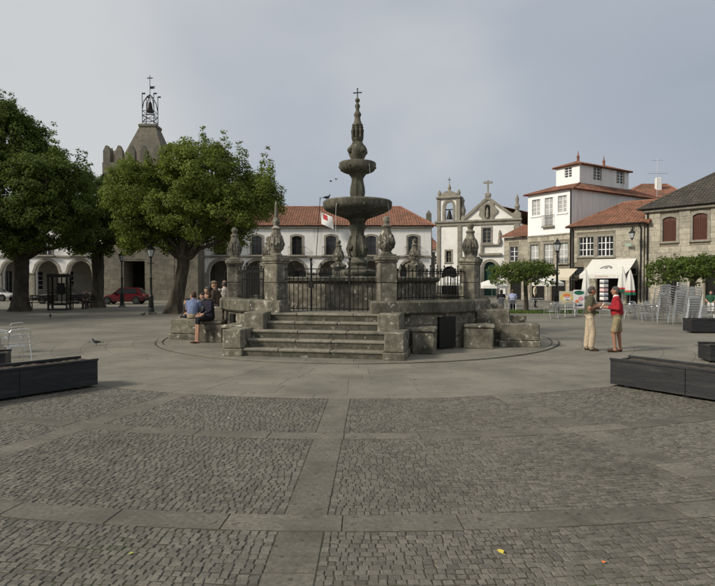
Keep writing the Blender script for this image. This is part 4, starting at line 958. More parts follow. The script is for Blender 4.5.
def big_tree(name, label, bx, d, trunk, lob, shoots, mt, seed, size=0.2, per=55, dj=2.2, group=None, fork_py=None, dens=1.0):
    rg = random.Random(seed); ppm = FPX / d
    t = thing(name, label, 'tree', (fx(bx, d), d, 0), 0, group); ox = fx(bx, d)
    def loc3(px, py, dd=0): return Vector((fx(px, d) - ox, dd, fz(py, d)))
    tp = [loc3(p, q) for p, q, r in trunk]; tp[0].z = -0.1; tr = [r for p, q, r in trunk]
    m = MB(); nn = 14                                         # fluted, flared trunk
    pts = []; rs = []
    for i in range(len(tp) - 1):
        for j in range(4): u = j / 4; pts.append(tp[i].lerp(tp[i + 1], u)); rs.append(tr[i] + (tr[i + 1] - tr[i]) * u)
    pts.append(tp[-1]); rs.append(tr[-1]); m.tube(pts, rs, nn)
    for i, v in enumerate(m.v):
        k = i // nn; 
        if k < len(pts): 
            c = pts[k]; f = 1 + 0.10 * math.sin(3 * (i % nn) * 2 * PI / nn + k * .3) + rg.uniform(-.05, .05) + (0.25 * abs(math.sin(2.5 * (i % nn) * 2 * PI / nn)) if k < 2 else 0)
            m.v[i] = (c.x + (v[0] - c.x) * f, c.y + (v[1] - c.y) * f, v[2])
    m.build('trunk', M_bark, t, smooth=True)
    fork = tp[-1]; clumps = []; centres = []
    for (px, py, rp) in lob:
        r = rp / ppm; c = loc3(px, py, rg.uniform(-dj, dj)); centres.append((c, r))
        n = int(dens * max(10, 26 * r * r))
        for i in range(n):
            v = Vector((rg.gauss(0, 1), rg.gauss(0, 1), rg.gauss(0, 1) + 0.15)).normalized(); k = rg.uniform(0.45, 1.0) ** 0.6
            if rg.random() < 0.06: k *= 1.18
            p = c + Vector((v.x * r, v.y * r * 1.1, v.z * r)) * k; clumps.append((*p, rg.uniform(0.28, 0.62), *v))
    for (px, py, hpx) in shoots:
        py += 7
        base = loc3(px, py + hpx, rg.uniform(-dj * .6, dj * .6)); top = loc3(px + rg.uniform(-3, 3), py, 0); top.y = base.y
        k = 6
        for i in range(k + 1): p = base.lerp(top, i / k); clumps.append((p.x + rg.uniform(-.12, .12), p.y, p.z, 0.50 * (1 - 0.55 * i / k), 0, 0, 1))
    me = leaf_mesh('crown', clumps, size, per, seed, mt); inst('crown', me, t)
    for (c, r) in centres:
        m = MB(); e = limb(m, fork + Vector((0, 0, -.3)), c, tr[-1] * 0.48, 0.05, rg, 7, 0.06)
        for k in range(4):
            v = Vector((rg.gauss(0, 1), rg.gauss(0, 1), rg.gauss(0, 1))).normalized(); limb(m, e[4 + k % 3], c + v * r * 0.8, 0.055, 0.015, rg, 4, 0.03)
        m.build('branch', M_bark, t, smooth=True)
    return t
big_tree('plane_tree', 'broad leafy tree with thick leaning trunk left of the fountain', 175, 33.5,
    [(174, 313, .60), (176, 302, .42), (180, 282, .35), (183, 266, .34), (184, 255, .36)],
    [(140, 197, 30), (170, 188, 34), (208, 187, 36), (243, 193, 29), (158, 216, 33), (198, 214, 36), (238, 214, 29), (124, 218, 22), (262, 202, 18), (187, 168, 20), (223, 166, 18), (147, 176, 20), (128, 178, 13), (205, 235, 16), (140, 238, 18), (170, 240, 16), (240, 236, 12)],
    [(181, 128, 34), (187, 142, 26), (206, 127, 38), (212, 133, 32), (229, 128, 38), (236, 135, 32), (243, 144, 30), (264, 141, 42), (257, 152, 34), (152, 147, 28), (166, 145, 30), (128, 156, 22), (140, 152, 26), (276, 168, 28), (196, 142, 28), (220, 144, 26), (174, 150, 22), (272, 158, 26), (250, 158, 26), (281, 182, 22), (116, 176, 22), (160, 156, 20)], M_leaf, 11, 0.132, 130, 2.4, 'trees of the square')
big_tree('plane_tree', 'tall dark tree at the left edge of the square', 20, 36.0,
    [(20, 311, .62), (20, 300, .48), (21, 280, .40), (22, 266, .40), (22, 256, .42)],
    [(0, 146, 38), (30, 166, 32), (-35, 170, 55), (-70, 200, 50), (15, 195, 48), (58, 192, 31), (68, 168, 12), (60, 220, 32), (9, 120, 16), (84, 180, 11), (-20, 228, 42), (88, 212, 18), (30, 230, 28), (-50, 130, 40), (70, 240, 14), (0, 238, 20), (30, 134, 13)],
    [(11, 87, 34), (18, 92, 30), (4, 93, 28), (29, 106, 30), (67, 125, 46), (73, 140, 34), (86, 147, 38), (39, 117, 34), (-10, 98, 30), (48, 132, 30), (94, 164, 28), (24, 99, 26), (62, 138, 30), (80, 154, 26), (-25, 104, 30), (54, 150, 22), (34, 112, 26)], M_leafdk, 12, 0.142, 120, 2.6, 'trees of the square')
big_tree('plane_tree', 'darker tree behind the red car between the two big trees', 97, 41.0,
    [(97, 308, .55), (97, 298, .44), (97.5, 280, .40), (98, 266, .40), (98, 256, .4)],
    [(97, 205, 28), (112, 216, 26), (82, 222, 26), (120, 234, 18), (75, 238, 16), (98, 235, 24), (92, 190, 18)], [(99, 180, 18), (92, 178, 18)], M_leafdk, 13, 0.148, 115, 2.0, 'trees of the square')
for bx_, by_, sd_2, lb_ in ((-27.5, 23.5, 14, 'leafy tree just outside the left edge of the view'), (-29.5, 32.0, 15, 'leafy tree outside the left edge, farther back')):
    px_ = 357.5 + bx_ * FPX / by_; k_ = FPX / by_; f_ = lambda z: HOR - (z - CAM_H) * k_
    big_tree('plane_tree', lb_, px_, by_, [(px_, f_(0), .6), (px_, f_(.6), .45), (px_, f_(2.2), .38), (px_, f_(3.4), .38)], [(px_ + a * k_, f_(z), r * k_) for a, z, r in ((0, 8, 2.6), (-2.6, 6.6, 2.2), (2.4, 6.4, 2.2), (.6, 5.4, 2.2), (-1.2, 9.4, 1.8), (1.6, 9.2, 1.8), (0, 10.6, 1.4))], [], M_leafdk, sd_2, 0.26, 40, 2.6, 'trees of the square')
def flat_tree(label, px, d, py_top, py_bot, x0, x1, seed):
    rg = random.Random(seed); t = thing('pollarded_tree', label, 'tree', (fx(px, d), d, 0), 0, 'flat topped trees by the cafe'); ox = fx(px, d)
    zt, zb_ = fz(py_top, d), fz(py_bot, d); X0, X1 = fx(x0, d) - ox, fx(x1, d) - ox
    m = MB(); m.tube([(0, 0, -.1), (.02, 0, .6), (-.03, .02, 1.6), (0, 0, zb_ + .3)], [.17, .13, .12, .13], 10); m.build('trunk', M_bark, t, smooth=True)
    clumps = []; hw = (X1 - X0) / 2; cx = (X0 + X1) / 2
    for i in range(int(170 * hw / 2)):
        a = rg.random() * 2 * PI; r = math.sqrt(rg.random()); x, y = cx + hw * r * math.cos(a), hw * .75 * r * math.sin(a)
        top = zt - 0.35 * r ** 3 - .2 + rg.uniform(-.08, .1); bot = zb_ + 0.25 - 0.12 * r * r + rg.uniform(-.12, .12)
        z = bot + (top - bot) * (rg.random() ** .6); clumps.append((x, y, z, rg.uniform(.16, .32), math.cos(a) * r, math.sin(a) * r, .6))
        if r > .8 and rg.random() < .8: clumps.append((x * 1.02, y * 1.02, bot - rg.uniform(0, .28), .15, math.cos(a), math.sin(a), -.3))
    inst('crown', leaf_mesh('crown', clumps, 0.125, 130, seed, M_leafpol), t)
    for k in range(9):
        a = 2 * PI * k / 9 + rg.uniform(-.2, .2); m = MB(); limb(m, (0, 0, zb_ + .1), (cx + hw * .8 * math.cos(a), hw * .6 * math.sin(a), zb_ + .45), .07, .02, rg, 5, .12); m.build('branch', M_bark, t, smooth=True)
flat_tree('flat topped green tree in front of the church door and cafe', 526, 34.5, 259, 282, 490, 556, 31)
flat_tree('flat topped green tree behind the stacked chairs', 693, 27.5, 253, 282, 648, 742, 32)
# grass strip under the flat tree
rg = np.random.default_rng(5); n = 5200; gx = rg.uniform(8.6, 14.2, n); gy = rg.uniform(33.2, 35.4, n)
hgt = rg.uniform(.06, .15, n); ang = rg.uniform(0, PI, n); V = np.empty((n, 3, 3)); dx, dy = np.cos(ang) * .025, np.sin(ang) * .025
V[:, 0] = np.stack([gx - dx, gy - dy, np.full(n, -.03)], 1); V[:, 1] = np.stack([gx + dx, gy + dy, np.full(n, -.03)], 1); V[:, 2] = np.stack([gx + rg.normal(0, .03, n), gy + rg.normal(0, .03, n), hgt], 1)
me = bpy.data.meshes.new('grass_strip'); me.from_pydata([tuple(v) for v in V.reshape(-1, 3)], [], [(3 * i, 3 * i + 1, 3 * i + 2) for i in range(n)]); me.materials.append(M_grass)
tag(inst('grass_strip', me), 'narrow strip of grass under the flat topped tree', 'grass', kind='stuff')

# ------------------------------------------------------------------ street lamps
def lantern(parent, z, s=1.0, M=None):
    T = M or Matrix.Identity(4)
    m = MB(); prof = [(.10 * s, z), (.14 * s, z + .03 * s)]
    m.lathe([(.04 * s, z - .12 * s), (.10 * s, z - .03 * s), (.12 * s, z), (.12 * s, z + .03 * s)], 6)
    for k in range(6):
        a = 2 * PI * k / 6; m.tube([(.12 * s * math.cos(a), .12 * s * math.sin(a), z + .02 * s), (.23 * s * math.cos(a), .23 * s * math.sin(a), z + .42 * s)], .012 * s, 4)
    m.lathe([(.25 * s, z + .42 * s), (.27 * s, z + .45 * s), (.15 * s, z + .58 * s), (.08 * s, z + .64 * s), (.10 * s, z + .68 * s), (.03 * s, z + .74 * s), (.02 * s, z + .84 * s)], 6)
    m.v = [T @ Vector(v) for v in m.v]; o = m.build('lantern', M_lampiron, parent)
    g_ = MB(); g_.lathe([(.112 * s, z + .035 * s), (.218 * s, z + .415 * s)], 6); g_.v = [T @ Vector(v) for v in g_.v]; g_.build('lantern_glass', M_lampglass, o); return o
M_lampglass = mat('lamp_glass', (0.55, 0.58, 0.58), 0.15, 0.1, 3, 0, spec=0.5)
def street_lamp(label, px, d, hgt):
    t = thing('street_lamp', label, 'street lamp', (fx(px, d), d, 0), rnd.random(), 'iron lamp posts')
    MB().cbox(-.24, .24, -.24, .24, -.03, .12, .02).build('base_stone', M_step, t)
    m = MB(); h = hgt - .84
    m.lathe([(.17, .12), (.17, .30), (.13, .36), (.15, .42), (.12, .95), (.14, 1.0), (.10, 1.06), (.075, 1.15), (.06, h * .62), (.085, h * .63), (.085, h * .645), (.055, h * .66), (.045, h - .2), (.07, h - .16), (.05, h - .1), (.06, h)], 12, lobes(6, .06, 4, 8))
    m.build('post', M_lampiron, t, smooth=True); m = MB(); m.tube([(-.22, 0, h - .3), (.22, 0, h - .3)], .018, 6); m.build('ladder_bar', M_lampiron, t); lantern(t, h + .05, .95)
street_lamp('iron lamp post close to the leaning tree trunk', 151, 32.6, 4.05)
street_lamp('iron lamp post in front of the red car and tower gateway', 122, 41.0, 4.1)
street_lamp('iron lamp post right of the flat topped tree by the cafe', 557, 34.0, 4.45)
def wall_lamp(label, px, py, d, rz):
    t = thing('wall_lamp', label, 'wall lamp', (fx(px, d), d, fz(py, d)), rz, 'bracket lanterns on walls'); lantern(t, -.2, 1.0)
    MB().tube([(0, 0, .62), (0, .25, .85), (0, .7, .8), (0, .95, .45)], .025, 6).tube([(0, .95, .2), (0, .95, .9)], .03, 6).build('bracket', M_lampiron, t)
wall_lamp('lantern on a bracket above the right end of the shop awning', 631.5, 236, 45.5, R(-30))
wall_lamp('lantern on a bracket beside the church portal', 494.5, 247, 73.8, 0)
wall_lamp('lantern on a bracket high on the tower beside the gateway', 163, 247, 56.5, 0)

# ------------------------------------------------------------------ flat planters
def planter(label, a, b, w=0.62, h=0.50, zt=0.04):
    (ax, ay), (bx, by) = a, b; Ln = math.hypot(bx - ax, by - ay)
    t = thing('steel_planter', label, 'planter', (ax, ay, 0), math.atan2(by - ay, bx - ax), 'low dark planters round the square')
    sm_ = Ln * .5
    MB().cbox(-.012, Ln + .012, -.012, .03, h - .035, h + .004, .004).build('rim', M_planter, t); MB().cbox(-.012, Ln + .012, w - .03, w + .012, h - .035, h + .004, .004).build('rim', M_planter, t)
    for n_, (x0, x1, y0, y1) in (('side_panel', (0, sm_ - .003, 0, .03)), ('side_panel', (sm_ + .003, Ln, 0, .03)), ('side_panel', (0, Ln, w - .03, w)), ('end_panel', (0.0, .03, .03, w - .03)), ('end_panel', (Ln - .03, Ln, .03, w - .03))):
        MB().cbox(x0, x1, y0, y1, zt, h - .036, .004).build(n_, M_planter, t)
    m = MB(); k = 40
    vv = [(.03 + (Ln - .06) * i / k, .03 + (w - .06) * j / 6, h - .05 + rnd.uniform(-.015, .02)) for j in range(7) for i in range(k + 1)]
    m.add(vv, [(j * (k + 1) + i, j * (k + 1) + i + 1, (j + 1) * (k + 1) + i + 1, (j + 1) * (k + 1) + i) for j in range(6) for i in range(k)]); m.build('soil', M_soil, t)
    for x in (.3, Ln / 2, Ln - .3):
        for y in (.08, w - .08): MB().box(x - .05, x + .05, y - .05, y + .05, -.03, zt + .01).build('foot', M_iron, t)
def gp(px, py): d = gd(py); return (fx(px, d), d)
p0 = gp(611, 386); p1 = gp(715, 403); dv = Vector((p1[0] - p0[0], p1[1] - p0[1])).normalized()
planter('long dark planter in the right foreground', p0, (p0[0] + dv.x * 2.6, p0[1] + dv.y * 2.6))
q1 = gp(97, 387); q0 = gp(0, 402); dv = Vector((q0[0] - q1[0], q0[1] - q1[1])).normalized()
planter('long dark planter in the left foreground', (q1[0] + dv.x * 2.6, q1[1] + dv.y * 2.6), q1, h=.50)
planter('dark planter at the right edge beyond the right foreground one', gp(711, 363), (gp(711, 363)[0] + 2.5, gp(711, 363)[1] - .35), h=.42)
planter('dark planter below the stacked chairs', gp(692, 333), (gp(692, 333)[0] + 2.5, gp(692, 333)[1] - .15))
planter('short end of a dark planter behind the left foreground one', (gp(4, 379)[0] - 2.5, gp(4, 379)[1] - 1.0), gp(4, 379))

# ------------------------------------------------------------------ aluminium chairs and tables
def chair_proto(label, group):
    t = thing('aluminium_chair', label, 'chair', (0, 0, 0), 0, group)
    for s in (-1, 1):
        x = s * .26                                           # front leg, arm and rear leg: one bent tube
        m = MB(); m.tube([(x, -.26, 0), (x, -.23, .40), (x, -.22, .62), (x, -.17, .66), (x * 1.02, .05, .665), (x * .96, .19, .64)], .013, 7)
        m.tube([(x * .98, .30, 0), (x * .98, .20, .44), (x * .92, .27, .80), (x * .80, .285, .845), (x * .5, .29, .855), (0, .292, .858)], .013, 7); m.build('side_frame', M_alu, t)
        MB().cbox(x - .028, x + .028, -.18, .06, .672, .69, .006).build('armrest', M_alu, t)
    for i in range(6):
        y = -.2 + i * .075; MB().cbox(-.235, .235, y - .026, y + .026, .425 - .003 * i, .435 - .003 * i, .003).build('seat_slat', M_alu, t)
    for i in range(4):
        f = i / 3; z = .495 + .312 * f; y = .205 + .078 * f; m = MB(); m.cbox(-.235, .235, y - .006, y + .006, z - .018, z + .018, .003); m.build('back_slat', M_alu, t)
    return t
def place(proto, used, x, y, rz, label, group, z=0, tilt=0):
    o = proto if not used[0] else copy_tree(proto); used[0] = True
    o.location = (x, y, z); o.rotation_euler = (tilt, 0, rz); o['label'] = label; o['group'] = group
    if proto.name.startswith('alu'): o.scale = (.93, .93, .92)
    return o
cp = chair_proto('', ''); cu_ = [False]
c = gp(15, 363); place(cp, cu_, c[0], c[1], R(-128), 'aluminium slatted chair standing alone beyond the left foreground planter', 'chairs on the left')
place(cp, cu_, fx(8, 15.0), 15.0, R(-100), 'aluminium chair with raised arm behind the lone left chair', 'chairs on the left')
place(cp, cu_, fx(1, 14.2), 13.9, R(100), 'aluminium chair cut by the left picture edge', 'chairs on the left')
ORD = 'lowest second third fourth fifth sixth seventh eighth ninth tenth eleventh twelfth thirteenth fourteenth fifteenth sixteenth'.split()
# stacks in front of the right flat tree
for k, (px, d, n_, rz, lb) in enumerate(((660, 25.4, 10, 178, 'the tall left aluminium stack by the flat tree'), (675, 25.0, 11, 183, 'the tall middle aluminium stack by the flat tree'),
                                    (691, 23.9, 9, 165, 'the lower right aluminium stack by the flat tree'), (684, 26.4, 9, 176, 'the aluminium stack behind the middle one'))):
    for i in range(n_): place(cp, cu_, fx(px, d) + rnd.uniform(-.006, .006), d - .026 * i, R(rz + rnd.uniform(-1, 1)), ORD[i] + ' chair up from the ground in ' + lb, ['tall left chair stack', 'tall middle chair stack', 'lower right chair stack', 'rear chair stack'][k], z=i * .104 + rnd.uniform(-.004, .004))
def table_proto(label, group):
    t = thing('cafe_table', label, 'table', (0, 0, 0), 0, group)
    MB().lathe([(.34, .70), (.35, .705), (.35, .725), (.34, .73)], 28).build('table_top', M_alu, t)
    MB().tube([(0, 0, .03), (0, 0, .70)], .03, 8).build('column', M_alud, t)
    for k in range(4): a = k * PI / 2 + .4; MB().tube([(0, 0, .06), (.28 * math.cos(a), .28 * math.sin(a), .02)], .02, 6).build('foot', M_alud, t)
    return t
tp_ = table_proto('', ''); tu_ = [False]
spots = [(556, 29.0), (576, 30.5), (590, 33), (612, 30), (634, 29), (646, 27.5), (655, 30), (500, 40), (512, 38.5), (538, 38)]
tl = ['beside the yellow poster', 'below the green topped board', 'behind the man in olive', 'between the two standing men', 'right of the man in red', 'at the foot of the chair stacks', 'behind the leftmost chair stack', 'beside the diners near the fountain pillar', 'of the diners left of the flat tree trunk', 'right of the flat tree trunk']
for (px, d), l in zip(spots, tl): place(tp_, tu_, fx(px, d), d, rnd.random(), 'round metal cafe table ' + l, 'cafe tables')
cs = [(551, 28.3, 200, 'facing left in front of the yellow poster'), (561, 29.6, 20, 'pushed to the table by the yellow poster'), (570, 30.0, 160, 'on the left of the table below the green topped board'), (582, 31.0, 250, 'on the right of the table below the green topped board'), (596, 33.4, 60, 'half hidden behind the man in olive'),
      (606, 29.4, 140, 'seen between the two standing men'), (625, 28.6, 110, 'just right of the man in red'), (630, 27.8, 190, 'with slanting legs right of the man in red'), (640, 28.8, 80, 'left of the leftmost chair stack'), (646, 26.6, 170, 'at the front of the tables by the chair stacks'), (651, 29.6, 30, 'tucked behind the leftmost chair stack'),
      (636, 30.5, 20, 'behind the tables right of the man in red'), (643, 31.5, 210, 'deepest behind the tables by the closed parasols'), (700, 24.8, 200, 'low behind the planter right of the stacks'), (708, 25.4, 150, 'at the right edge behind the planter'),
      (501.5, 37.6, 170, 'of the dark haired diner'), (512.5, 37.6, 160, 'under the diner in light blue'), (534, 37.4, 30, 'right of the flat tree trunk'), (545, 37.0, 100, 'between flat tree and lamp post')]
for (px, d, a, l) in cs: place(cp, cu_, fx(px, d), d, R(a), 'aluminium cafe chair ' + l, 'cafe chairs')

# ------------------------------------------------------------------ parasols
def parasol_open(label, px, d, zr, r, mt=None):
    t = thing('parasol', label, 'parasol', (fx(px, d), d, 0), rnd.random(), 'open white parasols'); MB().tube([(0, 0, .05), (0, 0, zr + .55)], .025, 8).build('pole', M_alud, t)
    MB().cbox(-.25, .25, -.25, .25, -.03, .08, .02).build('base', M_step, t); m = MB(); n = 8
    V = [(0, 0, zr + .5)] + [(r * .55 * math.cos(2 * PI * k / 16), r * .55 * math.sin(2 * PI * k / 16), zr + .27 - (.03 if k % 2 else 0)) for k in range(16)] + [(r * math.cos(2 * PI * k / 16) * (1 if k % 2 == 0 else .95), r * math.sin(2 * PI * k / 16) * (1 if k % 2 == 0 else .95), zr + (.03 if k % 2 else 0)) for k in range(16)] + [(r * 1.0 * math.cos(2 * PI * k / 16) * (1 if k % 2 == 0 else .95), r * math.sin(2 * PI * k / 16) * (1 if k % 2 == 0 else .95), zr - .2) for k in range(16)]
    F = [(0, 1 + k, 1 + (k + 1) % 16) for k in range(16)] + [(1 + a * 16 + k, 17 + a * 16 + k, 17 + a * 16 + (k + 1) % 16, 1 + a * 16 + (k + 1) % 16) for a in range(2) for k in range(16)]
    m.add(V, F); m.build('canopy', mt or M_canvas, t)
parasol_open('open white parasol seen through the railing left of the right pillar', 448, 44, 1.75, 1.45)
parasol_open('open white parasol seen through the railing close to the right pillar', 461, 47, 1.85, 1.3)
parasol_open('open white parasol just right of the right pillar near the diners', 492, 42, 1.55, 1.25)
parasol_open('open white parasol under the flat tree crown right of its trunk', 548, 40, 1.75, 1.1)
def parasol_shut(label, px, d, z0, z1, colours=True):
    t = thing('closed_parasol', label, 'parasol', (fx(px, d), d, 0), rnd.random() * 3, 'closed parasols'); MB().tube([(0, 0, .05), (0, 0, z1 + .06)], .025, 8).build('pole', M_alud, t); MB().cbox(-.22, .22, -.22, .22, -.03, .08, .02).build('base', M_step, t)
    f = lambda a, i: 1 + .16 * math.cos(6 * a); h = z1 - z0
    c = MB().lathe([(.04, z0 + h * .19), (.26, z0 + h * .19), (.20, z0 + h * .55), (.12, z0 + h * .8), (.03, z1)], 24, f).build('folded_canopy', M_canvas, t, smooth=True)
    m = MB(); m.lathe([(.10, z0), (.29, z0 + .02), (.275, z0 + h * .12)], 24, f).build('folded_hem', M_green if colours else M_canvas, t, smooth=True)
    MB().lathe([(.08, z0 + h * .12), (.272, z0 + h * .12), (.262, z0 + h * .19)], 24, f).build('folded_band', M_red if colours else M_canvas, t, smooth=True)
parasol_shut('closed white parasol with red and green hem right of the man in red', 630, 33.5, 1.05, 2.55)
parasol_shut('closed parasol directly behind the head of the man in red', 622.5, 35, 1.2, 2.7)
parasol_shut('closed white parasol left of the man in olive', 586, 36, 0.9, 2.55, False)
parasol_shut('closed white parasol beside the church door behind the diners', 503.5, 46, .7, 2.5, False)

# ------------------------------------------------------------------ shop boards, card rack
def board(label, px, d, zb_, zt, w, shapes, base, rz=0):
    t = thing('poster_board', label, 'poster board', (fx(px, d), d, 0), rz, 'advertising boards of the cafe')
    MB().cbox(-w / 2, w / 2, -.02, .02, zb_, zt, .008).build('panel', base, t)
    for x in (-w / 2 + .04, w / 2 - .04): MB().tube([(x, .03, 0), (x, .03, zb_ + .2)], .018, 6).build('leg', M_alud, t)
    for k, (mt, u, z, ru_, rz_) in enumerate(shapes):
        MB().prism([(u + ru_ * math.cos(a), z + rz_ * math.sin(a) * (1 - .25 * abs(math.cos(a)))) for a in [2 * PI * i / 18 for i in range(18)]], -.026 - .003 * k, -.021).build('print', mt, t)
board('yellow and white poster board with orange motif on the cafe terrace', 566.5, 31.5, .62, 1.32, .78, [(M_yellow, 0, .97, .34, .28), (M_paintw, .02, .90, .22, .13), (M_orange, .0, 1.10, .20, .09), (M_pink, .02, 1.01, .15, .07), (M_green, .04, .84, .12, .025)], M_creamcv)
board('poster board with green top and reddish pictures beside the yellow one', 579, 32.5, .35, 1.38, .62, [(M_green, 0, 1.22, .30, .13), (M_pink, .1, .88, .16, .14), (M_orange, -.12, .72, .12, .1), (M_navy, 0, .5, .22, .06)], M_paintw)
M_pinkp = mat('pale_pink_print', (.75, .55, .55), .7, .1, 20, 0)
t = thing('card_rack', 'revolving postcard rack with tiers of pink and white cards under the awning', 'card rack', (fx(604, 40), 40, 0), .3)
MB().tube([(0, 0, .05), (0, 0, 2.0)], .025, 8).build('pole', M_alud, t); MB().lathe([(.28, -.03), (.28, .04), (.05, .07)], 16).build('base', M_alud, t)
for i in range(5):
    z = .55 + i * .30
    for k in range(4):
        a = k * PI / 2; c, s = math.cos(a), math.sin(a); Mx = Matrix.Rotation(a, 4, 'Z')
        MB().cbox(-.19, .19, -.20, -.18, z, z + .22, .004, M=Mx).build('card_row', [M_paintw, M_paintw, M_pinkp][i % 3], t)
        MB().cbox(-.16, .16, -.206, -.20, z + .03, z + .08, .002, M=Mx).build('card_pictures', [M_pinkp, M_navy, M_pink][(i + k) % 3], t)
t = thing('street_name_plate', 'small green street plate on the stone house beside the wall lamp', 'sign', (fx(626.5, 46.6), 46.6 - .25, fz(245, 46.6)), R(-48))
MB().cbox(-.25, .25, -.02, .02, -.14, .14, .008).build('plate', mat('green_plate', (.30, .38, .31), .6, .1, 6, 0), t)

# ------------------------------------------------------------------ phone box
d = 37.5; t = thing('phone_box', 'dark framed glass phone box under the left trees', 'phone box', (fx(59.5, d), d, 0), R(14))
hw, hh = .55, 2.28
for sx in (-1, 1):
    for sy in (-1, 1): MB().cbox(sx * hw - .045, sx * hw + .045, sy * hw - .045, sy * hw + .045, -.03, hh, .008).build('post', M_iron, t)
MB().cbox(-hw - .06, hw + .06, -hw - .06, hw + .06, hh - .16, hh + .06, .02).build('roof', M_iron, t); MB().cbox(-hw, hw, -hw, hw, -.03, .06, .01).build('floor', M_iron, t)
M_clear = bpy.data.materials.new('smoked_glass'); M_clear.use_nodes = True; q = M_clear.node_tree; q.nodes.clear()
o_ = N(q, 'ShaderNodeOutputMaterial'); a_ = N(q, 'ShaderNodeBsdfTransparent'); a_.inputs[0].default_value = (.62, .62, .58, 1); b_ = N(q, 'ShaderNodeBsdfGlossy'); b_.inputs['Roughness'].default_value = .05; x_ = N(q, 'ShaderNodeMixShader'); x_.inputs[0].default_value = .08
q.links.new(a_.outputs[0], x_.inputs[1]); q.links.new(b_.outputs[0], x_.inputs[2]); q.links.new(x_.outputs[0], o_.inputs[0])
for (x0, x1, y0, y1) in ((-hw, hw, hw - .01, hw + .005), (-hw - .005, -hw + .01, -hw, hw), (hw - .01, hw + .005, -hw, hw)):
    MB().box(x0, x1, y0, y1, .35, hh - .18).build('glass_pane', M_clear, t)
for y in (-hw, hw): MB().box(-hw, hw, y - .02, y + .02, .30, .36).build('crossbar', M_iron, t)
MB().cbox(-.2, .2, .25, .5, 1.0, 1.75, .02).build('telephone', M_iron, t); MB().box(-.03, .03, hw - .04, hw + .02, .3, hh - .16).build('mullion', M_iron, t)

# ------------------------------------------------------------------ benches
def bench(label, px, d, rz, w=1.7):
    t = thing('park_bench', label, 'bench', (fx(px, d), d, 0), rz, 'dark benches under the trees')
    for i in range(4): MB().cbox(-w / 2, w / 2, -.24 + i * .125, -.135 + i * .125, .42, .46, .008).build('seat_slat', M_bench, t)
    for i in range(3): MB().cbox(-w / 2, w / 2, .27 + .03 * i, .31 + .03 * i, .55 + i * .13, .65 + i * .13, .008).build('back_slat', M_bench, t)
    for x in (-w / 2 + .2, w / 2 - .2): MB().cbox(x - .03, x + .03, -.24, -.18, -.03, .42, .006).cbox(x - .03, x + .03, .22, .28, -.03, .42, .006).cbox(x - .03, x + .03, -.24, .28, .37, .42, .006).tube([(x, .26, .4), (x, .37, .95)], .025, 6).build('leg_frame', M_iron, t)
M_bench = mat('bench_timber', (.035, .03, .025), .7, .25, 8, .1, stretch=(3, 1, 1))
bench('dark bench left of the phone box', 40, 38.5, R(4)); bench('dark bench with a seated person right of the phone box', 80, 39.0, R(-3))

